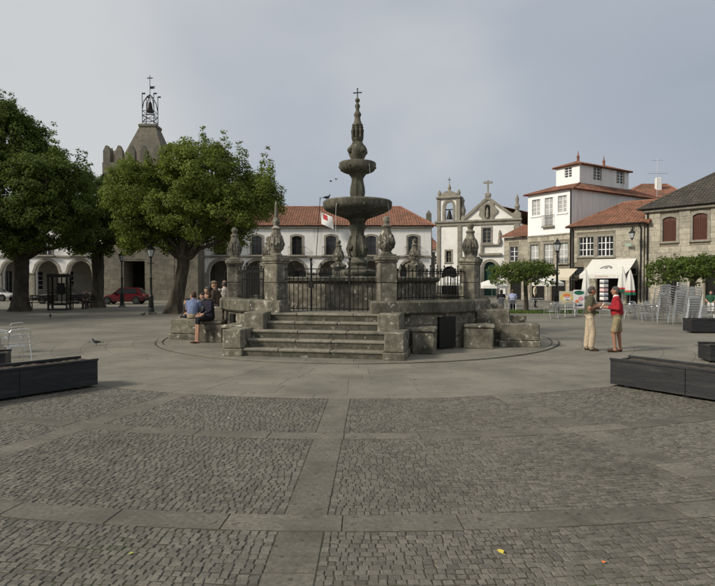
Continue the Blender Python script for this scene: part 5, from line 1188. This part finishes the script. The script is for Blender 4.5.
# ------------------------------------------------------------------ cars
M_rim = mat('dull_hubcap', (.07, .07, .07), .5, .1, 8, 0, metal=.3)
def car(label, px, d, L_, Hh, col, rz, hatch=True):
    paint = mat('car_paint_' + label.split()[0], col, .3, .04, 2, 0, spec=.5, coat=.6)
    t = thing('parked_car', label, 'car', (fx(px, d), d, 0), rz, 'cars parked before the arcades'); W = .80; h = L_ / 2; k = L_ / 3.7
    belt = Hh * .62
    st = [(-h, .42, .60, .88), (-h + .10 * k, .30, .66, .94), (-h + .55 * k, .22, .72, .99), (-h + 1.05 * k, .20, belt - .04, 1.0), (-.2, .20, belt, 1.0), (h - .7 * k, .20, belt + .02, 1.0), (h - .14 * k, .26, belt + .0, .97), (h, .42, belt - .12, .90)]
    m = MB(); sec = []
    for x, zb_, zt_, ws in st: sec.append([(x, -W * ws * .92, zb_), (x, -W * ws, zb_ + (zt_ - zb_) * .35), (x, -W * ws * .985, zb_ + (zt_ - zb_) * .75), (x, -W * ws * .90, zt_), (x, 0, zt_ + .025), (x, W * ws * .90, zt_), (x, W * ws * .985, zb_ + (zt_ - zb_) * .75), (x, W * ws, zb_ + (zt_ - zb_) * .35), (x, W * ws * .92, zb_)])
    V = [p for s in sec for p in s]; n = 9
    F = [(i * n + j, i * n + (j + 1) % n, (i + 1) * n + (j + 1) % n, (i + 1) * n + j) for i in range(len(sec) - 1) for j in range(n)] + [tuple(range(n)), tuple((len(sec) - 1) * n + j for j in range(n))[::-1]]
    m.add(V, F); body = m.build('body', paint, t, smooth=True)
    rb = (h - .22 * k) if hatch else (h - .75 * k); cabin = [(-h + 1.02 * k, belt - .05, W * .93), (-h + 1.62 * k, Hh - .03, W * .76), (-.05, Hh, W * .78), (rb - .55 * k, Hh - .03, W * .77), (rb - .28 * k, Hh - .10, W * .76), (rb, belt + .0, W * .9)]
    m = MB(); prof = [(x, z) for x, z, w in cabin]
    V = [(x, -w, z) for x, z, w in cabin] + [(x, w, z) for x, z, w in cabin]; kk = len(cabin)
    m.add(V, [tuple(range(kk)), tuple(range(2 * kk - 1, kk - 1, -1))] + [(i, i + kk, (i + 1) % kk + kk, (i + 1) % kk) for i in range(kk)]); m.build('cabin', paint, t, smooth=True)
    def side(u0, u1, v0, v1, sy):                            # glass between two heights, following the cabin's slope
        def P(x, z):
            f = (z - belt) / (Hh - belt); return (x, sy * (W * .935 - f * W * .16 + .006), z)
        return [P(u0 + (.42 * k if u0 < -h + 1.3 * k else 0) * 0, v0), P(u1, v0), P(u1 if u1 < rb - .5 * k else u1 - .24 * k, v1), P(u0 + (.46 * k if u0 < -h + 1.35 * k else 0), v1)]
    for sy in (-1, 1):
        for u0, u1 in ((-h + 1.22 * k, -.02), (.06, rb - .30 * k)): MB().add(side(u0, u1, belt + .03, Hh - .09, sy), [(0, 1, 2, 3)]).build('side_window', M_glassdk, t)
        dr_ = MB().box(-.03, -.015, sy * W * 1.0 - .004, sy * W * 1.0 + .004, .3, belt).box(.2, .36, sy * W - .012, sy * W + .016, belt - .13, belt - .10).build('door_seam', M_black, t)
        MB().cbox(-h + 1.2 * k, -h + 1.36 * k, sy * (W + .02) - .06, sy * (W + .02) + .06, belt, belt + .12, .02).build('mirror', M_black, t)
        MB().cbox(-h - .01, -h + .12, sy * .52 - .15, sy * .52 + .15, .52, .64, .02).build('headlight', M_lampglass, t); MB().cbox(h - .1, h + .01, sy * .62 - .1, sy * .62 + .1, .58, .78, .02).build('tail_light', M_red, t)
        for x in (-h + .68 * k, h - .66 * k):
            MB().lathe([(.325, -.02), (.325, .02)], 24).build('wheel_arch', M_black, t).matrix_local = Matrix.Translation((x, sy * (W - .008), .34)) @ Matrix.Rotation(PI / 2, 4, 'X')
            w = MB().lathe([(.20, -.09), (.27, -.10), (.295, -.07), (.295, .07), (.27, .10), (.20, .09)], 24).build('wheel', M_black, t, smooth=True); w.matrix_local = Matrix.Translation((x, sy * (W - .06), .28)) @ Matrix.Rotation(PI / 2, 4, 'X')
            MB().lathe([(.19, -.102), (.17, -.085), (.05, -.10), (.05, .10), (.17, .085), (.19, .102)], 20).build('rim', M_rim, w)
    MB().add([(-h + 1.06 * k, -W * .84, belt + .0), (-h + 1.06 * k, W * .84, belt + .0), (-h + 1.575 * k, W * .69, Hh - .07), (-h + 1.575 * k, -W * .69, Hh - .07)], [(0, 1, 2, 3)]).build('windscreen', M_glassdk, t).location.x = -.012
    MB().add([(rb - .03, -W * .8, belt + .06), (rb - .03, W * .8, belt + .06), (rb - .25 * k, W * .68, Hh - .13), (rb - .25 * k, -W * .68, Hh - .13)], [(0, 1, 2, 3)]).build('rear_window', M_glassdk, t).location.x = .014
    MB().cbox(-h - .05, -h + .1, -W * .86, W * .86, .26, .44, .03).build('bumper', M_black, t); MB().cbox(h - .1, h + .05, -W * .88, W * .88, .26, .46, .03).build('bumper', M_black, t)
car('red hatchback parked before the tower gateway', 124.5, 47.0, 3.55, 1.36, (.105, .006, .011), R(5))
car('white car half cut off by the left picture edge', -6, 54.0, 3.9, 1.40, (.62, .62, .60), R(180))
car('black saloon car parked behind the phone box', 63, 48.0, 4.3, 1.42, (.012, .013, .016), R(3), False)

# ------------------------------------------------------------------ flag
t = thing('flagpole', 'slanting thin flagpole on the arcaded building behind the fountain', 'flagpole', (fx(318, 59.3), 59.3, 0))
MB().tube([(-.2, .3, fz(256, 59.3)), (.25, -.2, fz(199, 59.3))], .035, 6).sphere((.25, -.2, fz(199, 59.3)), .07, 8).build('pole', M_iron, t)
fl = thing('flag', 'red and white flag hanging from the slanting flagpole', 'flag', (fx(320.5, 59), 59, fz(212, 59)))
def cloth(u0, u1, v0, v1, mt, name):
    m = MB(); n = 8; vv = []
    for j in range(n + 1):
        for i in range(n + 1):
            u = u0 + (u1 - u0) * i / n; v = v0 + (v1 - v0) * j / n; vv.append((u * 1.25 + .12 * v, .08 * math.sin(5 * u + 3 * v), -v * 1.25 - u * .55))
    m.add(vv, [(j * (n + 1) + i, j * (n + 1) + i + 1, (j + 1) * (n + 1) + i + 1, (j + 1) * (n + 1) + i) for j in range(n) for i in range(n)]); m.build(name, mt, fl, smooth=True)
cloth(0, 1, .0, 1.0, M_paintw, 'white_field'); cloth(.2, .55, .08, .5, M_red, 'red_field')
for o in fl.children:
    if o.name.startswith('red'): o.location.y = -.03

# ------------------------------------------------------------------ people
SKIN = mat('skin', (.42, .24, .165), .6, .08, 20, 0); SKINT = mat('tanned_skin', (.33, .175, .115), .6, .08, 20, 0)
def cl(name, c, v=.25): return mat(name, c, .9, v, 7, .9, 11, bdist=.05, stretch=(1, 1, .6))
M_eye = mat('eye', (.03, .02, .018), .2, .1, 5, 0)
def seg_d(P, a, b):
    ab = b - a; t = np.clip(((P - a) @ ab) / max(ab @ ab, 1e-9), 0, 1); return np.linalg.norm(P - (a + t[:, None] * ab), axis=1), t
def person(label, loc, rz, J, fit, voxel=.014, hair=None, cap=None, group=None, fingers=True, extra=None):
    """J: joints (facing -y); fit: materials for shirt, legs, shoes, skin and where sleeves / trousers end (0..1 along each limb)"""
    root = thing('person', label, 'person', loc, rz, group); m = MB(); bones = []
    A = {k: Vector(v) for k, v in J.items()}
    mats = [fit['skin'], fit['shirt'], fit['legs'], fit['shoes']]; SK, SH, LG, SO = range(4)
    sl = fit.get('sleeve', 2.0); tr = fit.get('trouser', 2.0)                   # 1 = elbow / knee, 2 = wrist / ankle
    def limb2(a, b, r0, r1, n=10):
        a, b = Vector(a), Vector(b); v = (b - a).normalized(); m.tube([a - v * r0 * .5, a, a.lerp(b, .5), b, b + v * r1 * .5], [r0 * .75, r0, (r0 + r1) / 2 * 1.03, r1, r1 * .75], n)
    def bone(a, b, r, lo, hi, cut): bones.append((np.array(a), np.array(b), r, lo, hi, cut))      # lo material before cut, hi after
    # torso: elliptical rings from crotch to neck
    P, C, Nk = A['pelvis'], A['chest'], A['neck']; up = (Nk - P).normalized(); X = (A['sh1'] - A['sh0']); X = (X - up * X.dot(up)).normalized(); F = up.cross(X)
    g = fit.get('girth', 1.0)
    rings = [(P - up * .10, .10, .085), (P - up * .04, .16, .115), (P + up * .06, .172 * (g * .5 + .5), .122 * g), (P.lerp(C, .5), .160 * g, .122 * g), (C - up * .02, .178 * (g * .5 + .5), .128 * (g * .6 + .4)), (C.lerp(Nk, .5), .18, .115), (C.lerp(Nk, .82), .125, .085), (Nk, .062, .066), (Nk + up * .05, .054, .058)]
    n = 16; V = []
    for c, rx, ry in rings: V += [c + X * math.cos(2 * PI * j / n) * rx + F * math.sin(2 * PI * j / n) * ry for j in range(n)]
    k = len(rings); m.add(V, [(i * n + j, i * n + (j + 1) % n, (i + 1) * n + (j + 1) % n, (i + 1) * n + j) for i in range(k - 1) for j in range(n)] + [tuple(range(n))[::-1], tuple((k - 1) * n + j for j in range(n))])
    bone(P - up * .1, P + up * .03, .13, LG, LG, 9); bone(P + up * .09, C.lerp(Nk, .55), .14, SH, SH, 9); bone(C.lerp(Nk, .85), Nk + up * .02, .05, fit.get('collar_i', SH), SK, .9); bone(Nk + up * .03, A['head'], .06, SK, SK, 9)
    for s in '01':
        sh, el, wr = A['sh' + s], A['el' + s], A['wr' + s]; loose = 1.18 if sl > 1.2 else 1.0
        limb2(sh, el, .062 * (1.1 if sl > .5 else 1), .047 * loose); limb2(el, wr, .045 * loose, .031 * (1.25 if sl > 1.7 else 1)); bone(sh, el, .055, SH, SK, min(sl, 1.01)); bone(el, wr, .04, SH if sl > 1 else SK, SK, sl - 1)
        hd = (wr - el).normalized(); hd = (hd + Vector(fit.get('hand', (0, 0, 0)))).normalized(); pn = hd.cross(Vector((0, 0, 1)))
        pn = pn.normalized() if pn.length > .1 else Vector((1, 0, 0)); side = hd.cross(pn).normalized()
        pe = wr + hd * .085; m.tube([wr - hd * .02, wr + hd * .03, pe], [.028, .040, .036], 8); bone(wr, pe + hd * .09, .04, SK, SK, 9)
        if fingers:
            sg = 1 if s == '0' else -1
            for i, (ln, off) in enumerate(((.072, -.030), (.082, -.010), (.078, .011), (.060, .030))):
                b0 = pe + side * off - hd * .01; c1 = b0 + hd * ln * .5 + pn * sg * .008; c2 = b0 + hd * ln * .85 + pn * sg * .032; m.tube([b0, c1, c2], [.0115, .0105, .0085], 6)
            b0 = wr + hd * .03 - side * .034; m.tube([b0, b0 - side * .028 + hd * .03 + pn * sg * .01, b0 - side * .03 + hd * .062 + pn * sg * .025], [.014, .012, .009], 6)
        hp, kn, an, to = A['hip' + s], A['kn' + s], A['an' + s], A['toe' + s]
        lt = 1.15 if tr > .5 else 1.0
        if tr > 1.3: limb2(hp, kn, .098, .086); limb2(kn, an + Vector((0, 0, .02)), .084, .078)
        elif tr > .3:
            kk_ = hp.lerp(kn, min(tr, 1.0)); limb2(hp, kn, .086, .056); limb2(hp, kk_, .10, .098); limb2(kn, an, .056, .036); mid = kn.lerp(an, .3); bk = (an - kn).cross(Vector((1, 0, 0))).normalized() * .02; limb2(kn.lerp(an, .1) + bk * .5, kn.lerp(an, .6), .052, .036)
        else: limb2(hp, kn, .082, .055); limb2(kn, an, .055, .036)
        bone(hp, kn, .09, LG, SK, min(tr, 1.01)); bone(kn, an, .06, LG if tr > 1.001 else SK, SK, max(tr - 1, 0) if tr < 1.95 else 9)
        hl = an + (an - to).normalized() * .05; hl.z = to.z; m.tube([hl, Vector((an.x, an.y, to.z + .012)), an.lerp(to, .55) - Vector((0, 0, .012)), to], [.036, .048, .046, .030], 10); m.tube([an, Vector((an.x, an.y, to.z + .02))], [.04, .045], 8)
        bone(hl, to, .045, SO, SO, 9)
    hc = A['head']; fy = Matrix.Rotation(J_yaw.get(id(J), 0.0), 3, 'Z') @ Vector((0, -1, 0)); fxv = Vector((fy.y, -fy.x, 0)) * -1
    def hp_(a, b, c): return hc + fxv * a + fy * b + Vector((0, 0, c))
    hs = MB(); hs.sphere((0, 0, 0), (.074, .096, .112), 16); hs.sphere((0, .028, -.062), (.054, .062, .058), 12); hs.sphere((0, .102, -.012), (.013, .018, .026), 8); hs.sphere((0, .085, .022), (.05, .012, .012), 8)
    for s in (-1, 1): hs.sphere((s * .078, -.008, -.008), (.014, .02, .033), 8)
    m.add([hp_(*v) for v in hs.v], hs.f); bones.append((np.array(hc), np.array(hc + Vector((0, 0, .01))), .08, SK, SK, 9))
    me0 = m.mesh('body_draft', SKIN); bb = bmesh.new(); bb.from_mesh(me0); bmesh.ops.recalc_face_normals(bb, faces=bb.faces); bb.to_mesh(me0); bb.free()
    o = bpy.data.objects.new('body_draft', me0); COL.objects.link(o); rm = o.modifiers.new('r', 'REMESH'); rm.mode = 'VOXEL'; rm.voxel_size = voxel; sm = o.modifiers.new('s', 'SMOOTH'); sm.factor = .5; sm.iterations = 2
    dg = bpy.context.evaluated_depsgraph_get(); me = bpy.data.meshes.new_from_object(o.evaluated_get(dg)); me.name = 'body'; bpy.data.objects.remove(o); bpy.data.meshes.remove(me0)
    me.materials.clear(); [me.materials.append(q) for q in mats]
    nf = len(me.polygons); Pc = np.empty(nf * 3); me.polygons.foreach_get('center', Pc); Pc = Pc.reshape(-1, 3); best = np.full(nf, 1e9); mi = np.zeros(nf, np.int32)
    for a, b, r, lo, hi, cut in bones:
        dd, tt = seg_d(Pc, a, b); dd = dd - r; q = dd < best; best[q] = dd[q]; mi[q] = np.where(tt[q] <= cut, lo, hi)
    me.polygons.foreach_set('material_index', mi); me.polygons.foreach_set('use_smooth', np.ones(nf, bool)); me.update(); inst('body', me, root)
    ey = MB(); [ey.sphere(hp_(s * .03, .088, .008), .010, 8) for s in (-1, 1)]; ey.build('eyes', M_eye, root)
    if hair:
        hm, style = hair; h = MB(); h.sphere((0, 0, 0), 1.0, 20); keep = []
        for f in h.f:
            c = sum((Vector(h.v[i]) for i in f), Vector()) / len(f)
            ok = {'short': c.z > .25 - .0 * c.y and (c.y < .55 or c.z > .62) or (c.y < -.25 and c.z > -.45), 'fringe': (c.y < -.05 and -.45 < c.z < .45), 'long': c.z > .35 or c.y < .1}[style]
            if ok: keep.append(f)
        hh = MB(); sc_ = (.083, .105, .120) if style != 'long' else (.092, .112, .125); hh.add([hp_(v[0] * sc_[0], v[1] * sc_[1] - .004, v[2] * sc_[2] + .004 - (.05 if style == 'long' and v[2] < -.3 else 0)) for v in h.v], keep); ho = hh.build('hair', hm, root, smooth=True)
        so = ho.modifiers.new('t', 'SOLIDIFY'); so.thickness = .012; so.offset = 0
    if cap:
        c = MB(); c.sphere((0, 0, 0), 1.0, 18); keep = [f for f in c.f if sum(c.v[i][2] for i in f) / len(f) > .1]; cc = MB(); cc.add([hp_(v[0] * .094, v[1] * .118 + .006, v[2] * .09 + .045) for v in c.v], keep); cc.add([hp_(.085 * math.cos(a), .07 + .10 * math.sin(a), .05 - .02 * math.sin(a)) for a in [PI * i / 8 for i in range(9)]], [tuple(range(9))])
        co = cc.build('cap', cap, root, smooth=True); so = co.modifiers.new('t', 'SOLIDIFY'); so.thickness = .012; so.offset = 0
    if extra: extra(root, A)
    return root
J_yaw = {}
def pose_stand(h=1.72, el=None, wr=None, spread=.10, yaw=0.0, lean=0.0, step=0.0):
    k = h / 1.72
    J = dict(pelvis=(0, 0, .94), chest=(0, -lean * .5, 1.24), neck=(0, -lean, 1.475), head=(0, -lean - .02, 1.60), sh0=(-.185, -lean * .9, 1.40), sh1=(.185, -lean * .9, 1.40), hip0=(-.09, 0, .90), hip1=(.09, 0, .90),
        kn0=(-spread, -.02 - step, .49), kn1=(spread, -.02 + step, .49), an0=(-spread, .02 - step, .085), an1=(spread, .02 + step, .085), toe0=(-spread - .03, -.17 - step, .028), toe1=(spread + .03, -.17 + step, .028))
    e = el or ((-.23, .02, 1.13), (.23, .02, 1.13)); w = wr or ((-.24, -.05, .88), (.24, -.05, .88)); J.update(el0=e[0], el1=e[1], wr0=w[0], wr1=w[1])
    J = {a: tuple(c * k for c in b) for a, b in J.items()}; J_yaw[id(J)] = yaw; KEEP.append(J); return J
KEEP = []
def pose_sit(lean=.1, yaw=0.0, knee=.42, foot=-.42, el=None, wr=None, fy=.02, open_=.1):
    J = dict(pelvis=(0, 0, .11), chest=(0, -lean * .5, .40), neck=(0, -lean, .635), head=(0, -lean - .03, .76), sh0=(-.185, -lean * .9, .56), sh1=(.185, -lean * .9, .56), hip0=(-.09, 0, .085), hip1=(.09, 0, .085), kn0=(-open_, -knee, .07), kn1=(open_, -knee, .07),
        an0=(-open_, -knee - fy, foot + .05), an1=(open_, -knee - fy, foot + .05), toe0=(-open_ - .02, -knee - fy - .18, foot), toe1=(open_ + .02, -knee - fy - .18, foot))
    e = el or ((-.25, -.08 - lean * .5, .30), (.25, -.08 - lean * .5, .30)); w = wr or ((-.14, -.30, .20), (.14, -.30, .20)); J.update(el0=e[0], el1=e[1], wr0=w[0], wr1=w[1]); J_yaw[id(J)] = yaw; KEEP.append(J); return J
GREY = mat('grey_hair', (.085, .076, .068), .8, .3, 60, .3); DARKH = mat('dark_hair', (.022, .016, .012), .6, .3, 60, .3); BROWNH = mat('brown_hair', (.07, .04, .022), .7, .3, 60, .3)
DK = cl('dark_shoe', (.02, .016, .013)); LEATHER = cl('brown_sandal', (.06, .035, .02))
c = gp(590, 350.5)
def hold_paper(r, A):
    p = (A['wr0'] + A['wr1']) / 2 + Vector((0, -.12, .03)); MB().cbox(-.11, .11, -.006, .006, -.08, .08, .002, M=Matrix.Translation(p) @ Matrix.Rotation(R(-35), 4, 'X')).build('paper', M_paintw, r)
def belt(r, A):
    p = A['pelvis']; m = MB(); m.lathe([(.162, p.z + .035), (.166, p.z + .065)], 20, lambda a, i: 1 - .26 * math.sin(a) ** 2); m.build('belt', DK, r)
person('standing man in olive shirt and beige trousers facing right', (c[0], c[1], 0), R(72), pose_stand(1.74, ((-.25, .02, 1.13), (.25, .03, 1.13)), ((-.10, -.20, 1.22), (.15, -.17, 1.13)), .10, R(8), .03, .05), dict(shirt=cl('olive_shirt', (.085, .085, .052)), legs=cl('beige_trousers', (.50, .41, .29), .08), shoes=LEATHER, skin=SKINT, sleeve=.78, girth=1.22), .0095, (GREY, 'short'), extra=belt)
c = gp(617.5, 352)
def collar(r, A):
    m = MB(); q = A['neck']; m.lathe([(.082, q.z - .045), (.072, q.z - .005), (.066, q.z + .022)], 18); o = m.build('collar', M_paintw, r); o.location = (q.x, q.y, 0); hold_paper(r, A)
person('standing man in red sweater and khaki shorts holding papers', (c[0], c[1], 0), R(-110), pose_stand(1.74, ((-.25, .02, 1.14), (.25, .02, 1.14)), ((-.12, -.25, 1.19), (.15, -.25, 1.17)), .10, R(-6), .03, -.07), dict(shirt=cl('red_sweater', (.33, .02, .028), .2), legs=cl('khaki_shorts', (.27, .225, .135)), shoes=LEATHER, skin=SKINT, sleeve=1.9, trouser=.86, girth=1.28), .0095, (GREY, 'short'), extra=collar)
G = 'people sitting on the terrace blocks'
person('man in blue shirt and beige trousers seated on a block with his back turned', (-5.30, 18.27, .67), R(172), pose_sit(.10, R(10)), dict(shirt=cl('blue_shirt', (.17, .21, .34)), legs=cl('tan_trousers', (.36, .30, .2)), shoes=DK, skin=SKIN, sleeve=.8, girth=1.15), .012, (BROWNH, 'short'), group=G)
person('woman in dark jacket and skirt with bare legs seated beside the iron hatch', (-4.50, 17.45, .68), R(-52), pose_sit(.06, R(-25), .40, -.66, None, None, .04, .06), dict(shirt=cl('navy_jacket', (.018, .018, .03)), legs=cl('black_skirt', (.014, .014, .018)), shoes=LEATHER, skin=SKIN, sleeve=1.9, trouser=1.25), .012, (BROWNH, 'short'), group=G)
person('man in brown jacket and flat cap seated highest on the terrace block', (-4.50, 18.55, 1.0), R(-95), pose_sit(.14, R(-10)), dict(shirt=cl('brown_jacket', (.075, .055, .042)), legs=cl('grey_trousers', (.06, .055, .05)), shoes=DK, skin=SKIN, girth=1.15), .013, None, cl('tweed_cap', (.16, .135, .10)), G)
person('bald man in pale shirt seated behind the flat capped man', (-4.40, 19.05, 1.03), R(-140), pose_sit(.08), dict(shirt=cl('pale_shirt', (.55, .52, .46)), legs=cl('dark_trousers', (.04, .04, .045)), shoes=DK, skin=SKIN, sleeve=.8), .014, (GREY, 'fringe'), group=G)
person('dark haired person in black seated low between blue shirt and flat cap', (-5.05, 19.15, .62), R(-85), pose_sit(.12), dict(shirt=cl('black_jacket', (.015, .015, .018)), legs=cl('jeans', (.03, .04, .07)), shoes=DK, skin=SKIN), .014, (DARKH, 'short'), group=G)
person('person in dark coat seated lowest on the far side of the blue shirt', (-5.72, 19.5, .42), R(-100), pose_sit(.1), dict(shirt=cl('charcoal_coat', (.03, .028, .028)), legs=cl('navy_trousers', (.02, .02, .03)), shoes=DK, skin=SKIN), .015, (DARKH, 'short'), group=G)
person('grey haired person in dark jacket leaning forward behind the woman', (-4.80, 18.95, .82), R(-110), pose_sit(.2, R(15)), dict(shirt=cl('slate_jacket', (.035, .037, .045)), legs=cl('grey_slacks', (.05, .05, .05)), shoes=DK, skin=SKIN), .015, (GREY, 'short'), group=G)
person('person in white shirt seated low among the dark jackets', (-5.42, 19.25, .62), R(-60), pose_sit(.1, R(-20)), dict(shirt=cl('white_shirt', (.55, .55, .54)), legs=cl('ink_trousers', (.02, .02, .026)), shoes=DK, skin=SKIN, sleeve=.8), .015, (DARKH, 'short'), group=G)
G = 'people at the cafe'
person('dark haired diner in black top seated left of the flat tree trunk', (fx(501.5, 37.6), 37.6, .44), R(170), pose_sit(.12, 0, .42, -.41), dict(shirt=cl('black_top', (.012, .012, .014)), legs=cl('dark_jeans', (.02, .025, .04)), shoes=DK, skin=SKIN), .02, (DARKH, 'long'), group=G, fingers=False)
person('diner in light blue top seated next to the flat tree trunk', (fx(512.5, 37.6), 37.6, .44), R(160), pose_sit(.14, R(20), .42, -.41), dict(shirt=cl('light_blue_top', (.36, .40, .58)), legs=cl('jeans2', (.05, .06, .1)), shoes=DK, skin=SKIN), .02, (BROWNH, 'long'), group=G, fingers=False)
person('person in cream top and dark trousers standing behind the flat tree', (fx(535, 41), 41, 0), R(60), pose_stand(1.66), dict(shirt=cl('cream_top', (.66, .60, .47)), legs=cl('black_trousers', (.015, .015, .015)), shoes=DK, skin=SKIN, sleeve=1.9), .02, (BROWNH, 'short'), group=G, fingers=False)
person('person in green top seated at the right edge before the stone house', (fx(711, 34), 34, .44), R(-30), pose_sit(.1, 0, .42, -.41), dict(shirt=cl('green_top', (.03, .10, .06)), legs=cl('white_trousers', (.6, .6, .58)), shoes=DK, skin=SKIN, sleeve=.8), .02, (DARKH, 'short'), group=G, fingers=False)
place(cp, cu_, fx(711, 34), 34.0, R(-30), 'aluminium chair carrying the person in green top', 'cafe chairs')
person('person in brownish clothes seated on the bench near the phone box', (fx(88, 39), 38.95, .46), R(-3), pose_sit(.2, 0, .42, -.43), dict(shirt=cl('taupe_jacket', (.13, .10, .085)), legs=cl('brown_trousers', (.06, .05, .045)), shoes=DK, skin=SKIN), .02, (GREY, 'short'), fingers=False)

# ------------------------------------------------------------------ pigeons, a fallen leaf
M_pig = mat('pigeon_grey', (.055, .057, .065), .7, .3, 40, 0)
M_pigleg = mat('pigeon_leg', (.12, .05, .045), .7, .2, 10, 0)
def pigeon(label, loc, rz, fly=False, s=1.0):
    t = thing('pigeon', label, 'bird', loc, rz, 'pigeons'); t.scale = (s, s, s)
    m = MB(); m.tube([(0, .15, .11), (0, .09, .125), (0, 0, .13), (0, -.07, .145), (0, -.105, .185), (0, -.12, .225), (0, -.135, .245)], [.012, .035, .058, .055, .03, .026, .016], 10); m.sphere((0, -.128, .24), (.025, .03, .026), 8); m.tube([(0, -.15, .238), (0, -.175, .23)], [.008, .002], 5); m.build('body', M_pig, t, smooth=True)
    MB().prism([(-.025, 0), (.025, 0), (.035, .012), (-.035, .012)], .12, .25).build('tail', M_pig, t, loc=(0, 0, .10))
    if fly:
        for q in (-1, 1): MB().add([(q * .03, -.06, .15), (q * .18, -.10, .22), (q * .34, -.02, .26), (q * .17, .05, .20), (q * .03, .07, .15), (q * .03, -.06, .14), (q * .18, -.10, .21), (q * .34, -.02, .25), (q * .17, .05, .19), (q * .03, .07, .14)], [(0, 1, 2, 3, 4), (9, 8, 7, 6, 5), (0, 5, 6, 1), (1, 6, 7, 2), (2, 7, 8, 3), (3, 8, 9, 4)]).build('wing', M_pig, t)
    else:
        for q in (-1, 1): MB().sphere((q * .05, .03, .135), (.014, .10, .038), 8).build('wing', M_pig, t, smooth=True); 
        for q in (-1, 1): MB().tube([(q * .022, 0, .09), (q * .022, -.005, .005)], .006, 5).tube([(q * .022, .01, .004), (q * .022, -.035, .004)], .005, 4).build('leg', M_pigleg, t)
c = gp(96, 345.5); pigeon('dark pigeon standing alone on the open paving at left', (c[0], c[1], 0), R(-60), s=.8)
c = gp(50, 318.5); pigeon('tiny pigeon on the paving below the phone box', (c[0], c[1], 0), R(30)); c = gp(143, 316.5); pigeon('tiny pigeon beside the lamp post near the leaning tree', (c[0], c[1], 0), R(80))
a = R(205); pigeon('pigeon perched on the left rim of the large fountain bowl', (FC.x - 1.03, FC.y - .28, fz(202.2, FC.y)), R(115), s=.85)
pigeon('flying bird just left of the fountain column, lower of two', (fx(331, 30), 30, fz(183, 30)), R(70), True, .45); pigeon('flying bird just left of the fountain column, upper of two', (fx(336.5, 30), 30, fz(181, 30)), R(50), True, .45)
c = gp(502, 555.5); t = thing('fallen_leaf', 'small yellow fallen leaf on the cobbles in the right foreground', 'leaf', (c[0], c[1], .006), R(20))
MB().add([(x * .72, y * .72, z) for x, y, z in [(0, -.04, .002), (.03, -.012, .012), (.042, .02, .004), (.012, .022, .012), (0, .055, .004), (-.014, .02, .010), (-.04, .016, .016), (-.026, -.014, .006)]], [(0, 1, 3, 5), (1, 2, 3), (3, 4, 5), (5, 6, 7), (0, 5, 7)]).build('blade', mat('yellow_leaf', (.62, .50, .08), .6, .15, 60, 0), t)
MB().tube([(0, -.028, .003), (.006, -.05, .004)], .0015, 4).build('stalk', M_yellow, t)
for lx, ly, mt_, lb_ in ((228, 419.5, M_paintw, 'small white paper scrap on the cobbles left of the central slab strip'), (606, 566, M_orange, 'tiny orange leaf scrap near the bottom right')):
    c = gp(lx, ly); t = thing('litter_scrap', lb_, 'litter', (c[0], c[1], .008), rnd.random() * 3); MB().add([(-.014, -.011, 0), (.013, -.012, .006), (.016, .010, .002), (-.01, .013, .008)], [(0, 1, 2), (0, 2, 3)]).build('scrap', mt_, t)
c = gp(129, 557); t = thing('fallen_leaf', 'tiny green yellow leaf on the cobbles in the left foreground', 'leaf', (c[0], c[1], .006), R(120)); MB().add([(0, -.02, .002), (.014, 0, .006), (0, .024, .002), (-.013, 0, .006)], [(0, 1, 2, 3)]).build('blade', mat('lime_leaf', (.38, .42, .08), .6, .15, 60, 0), t)
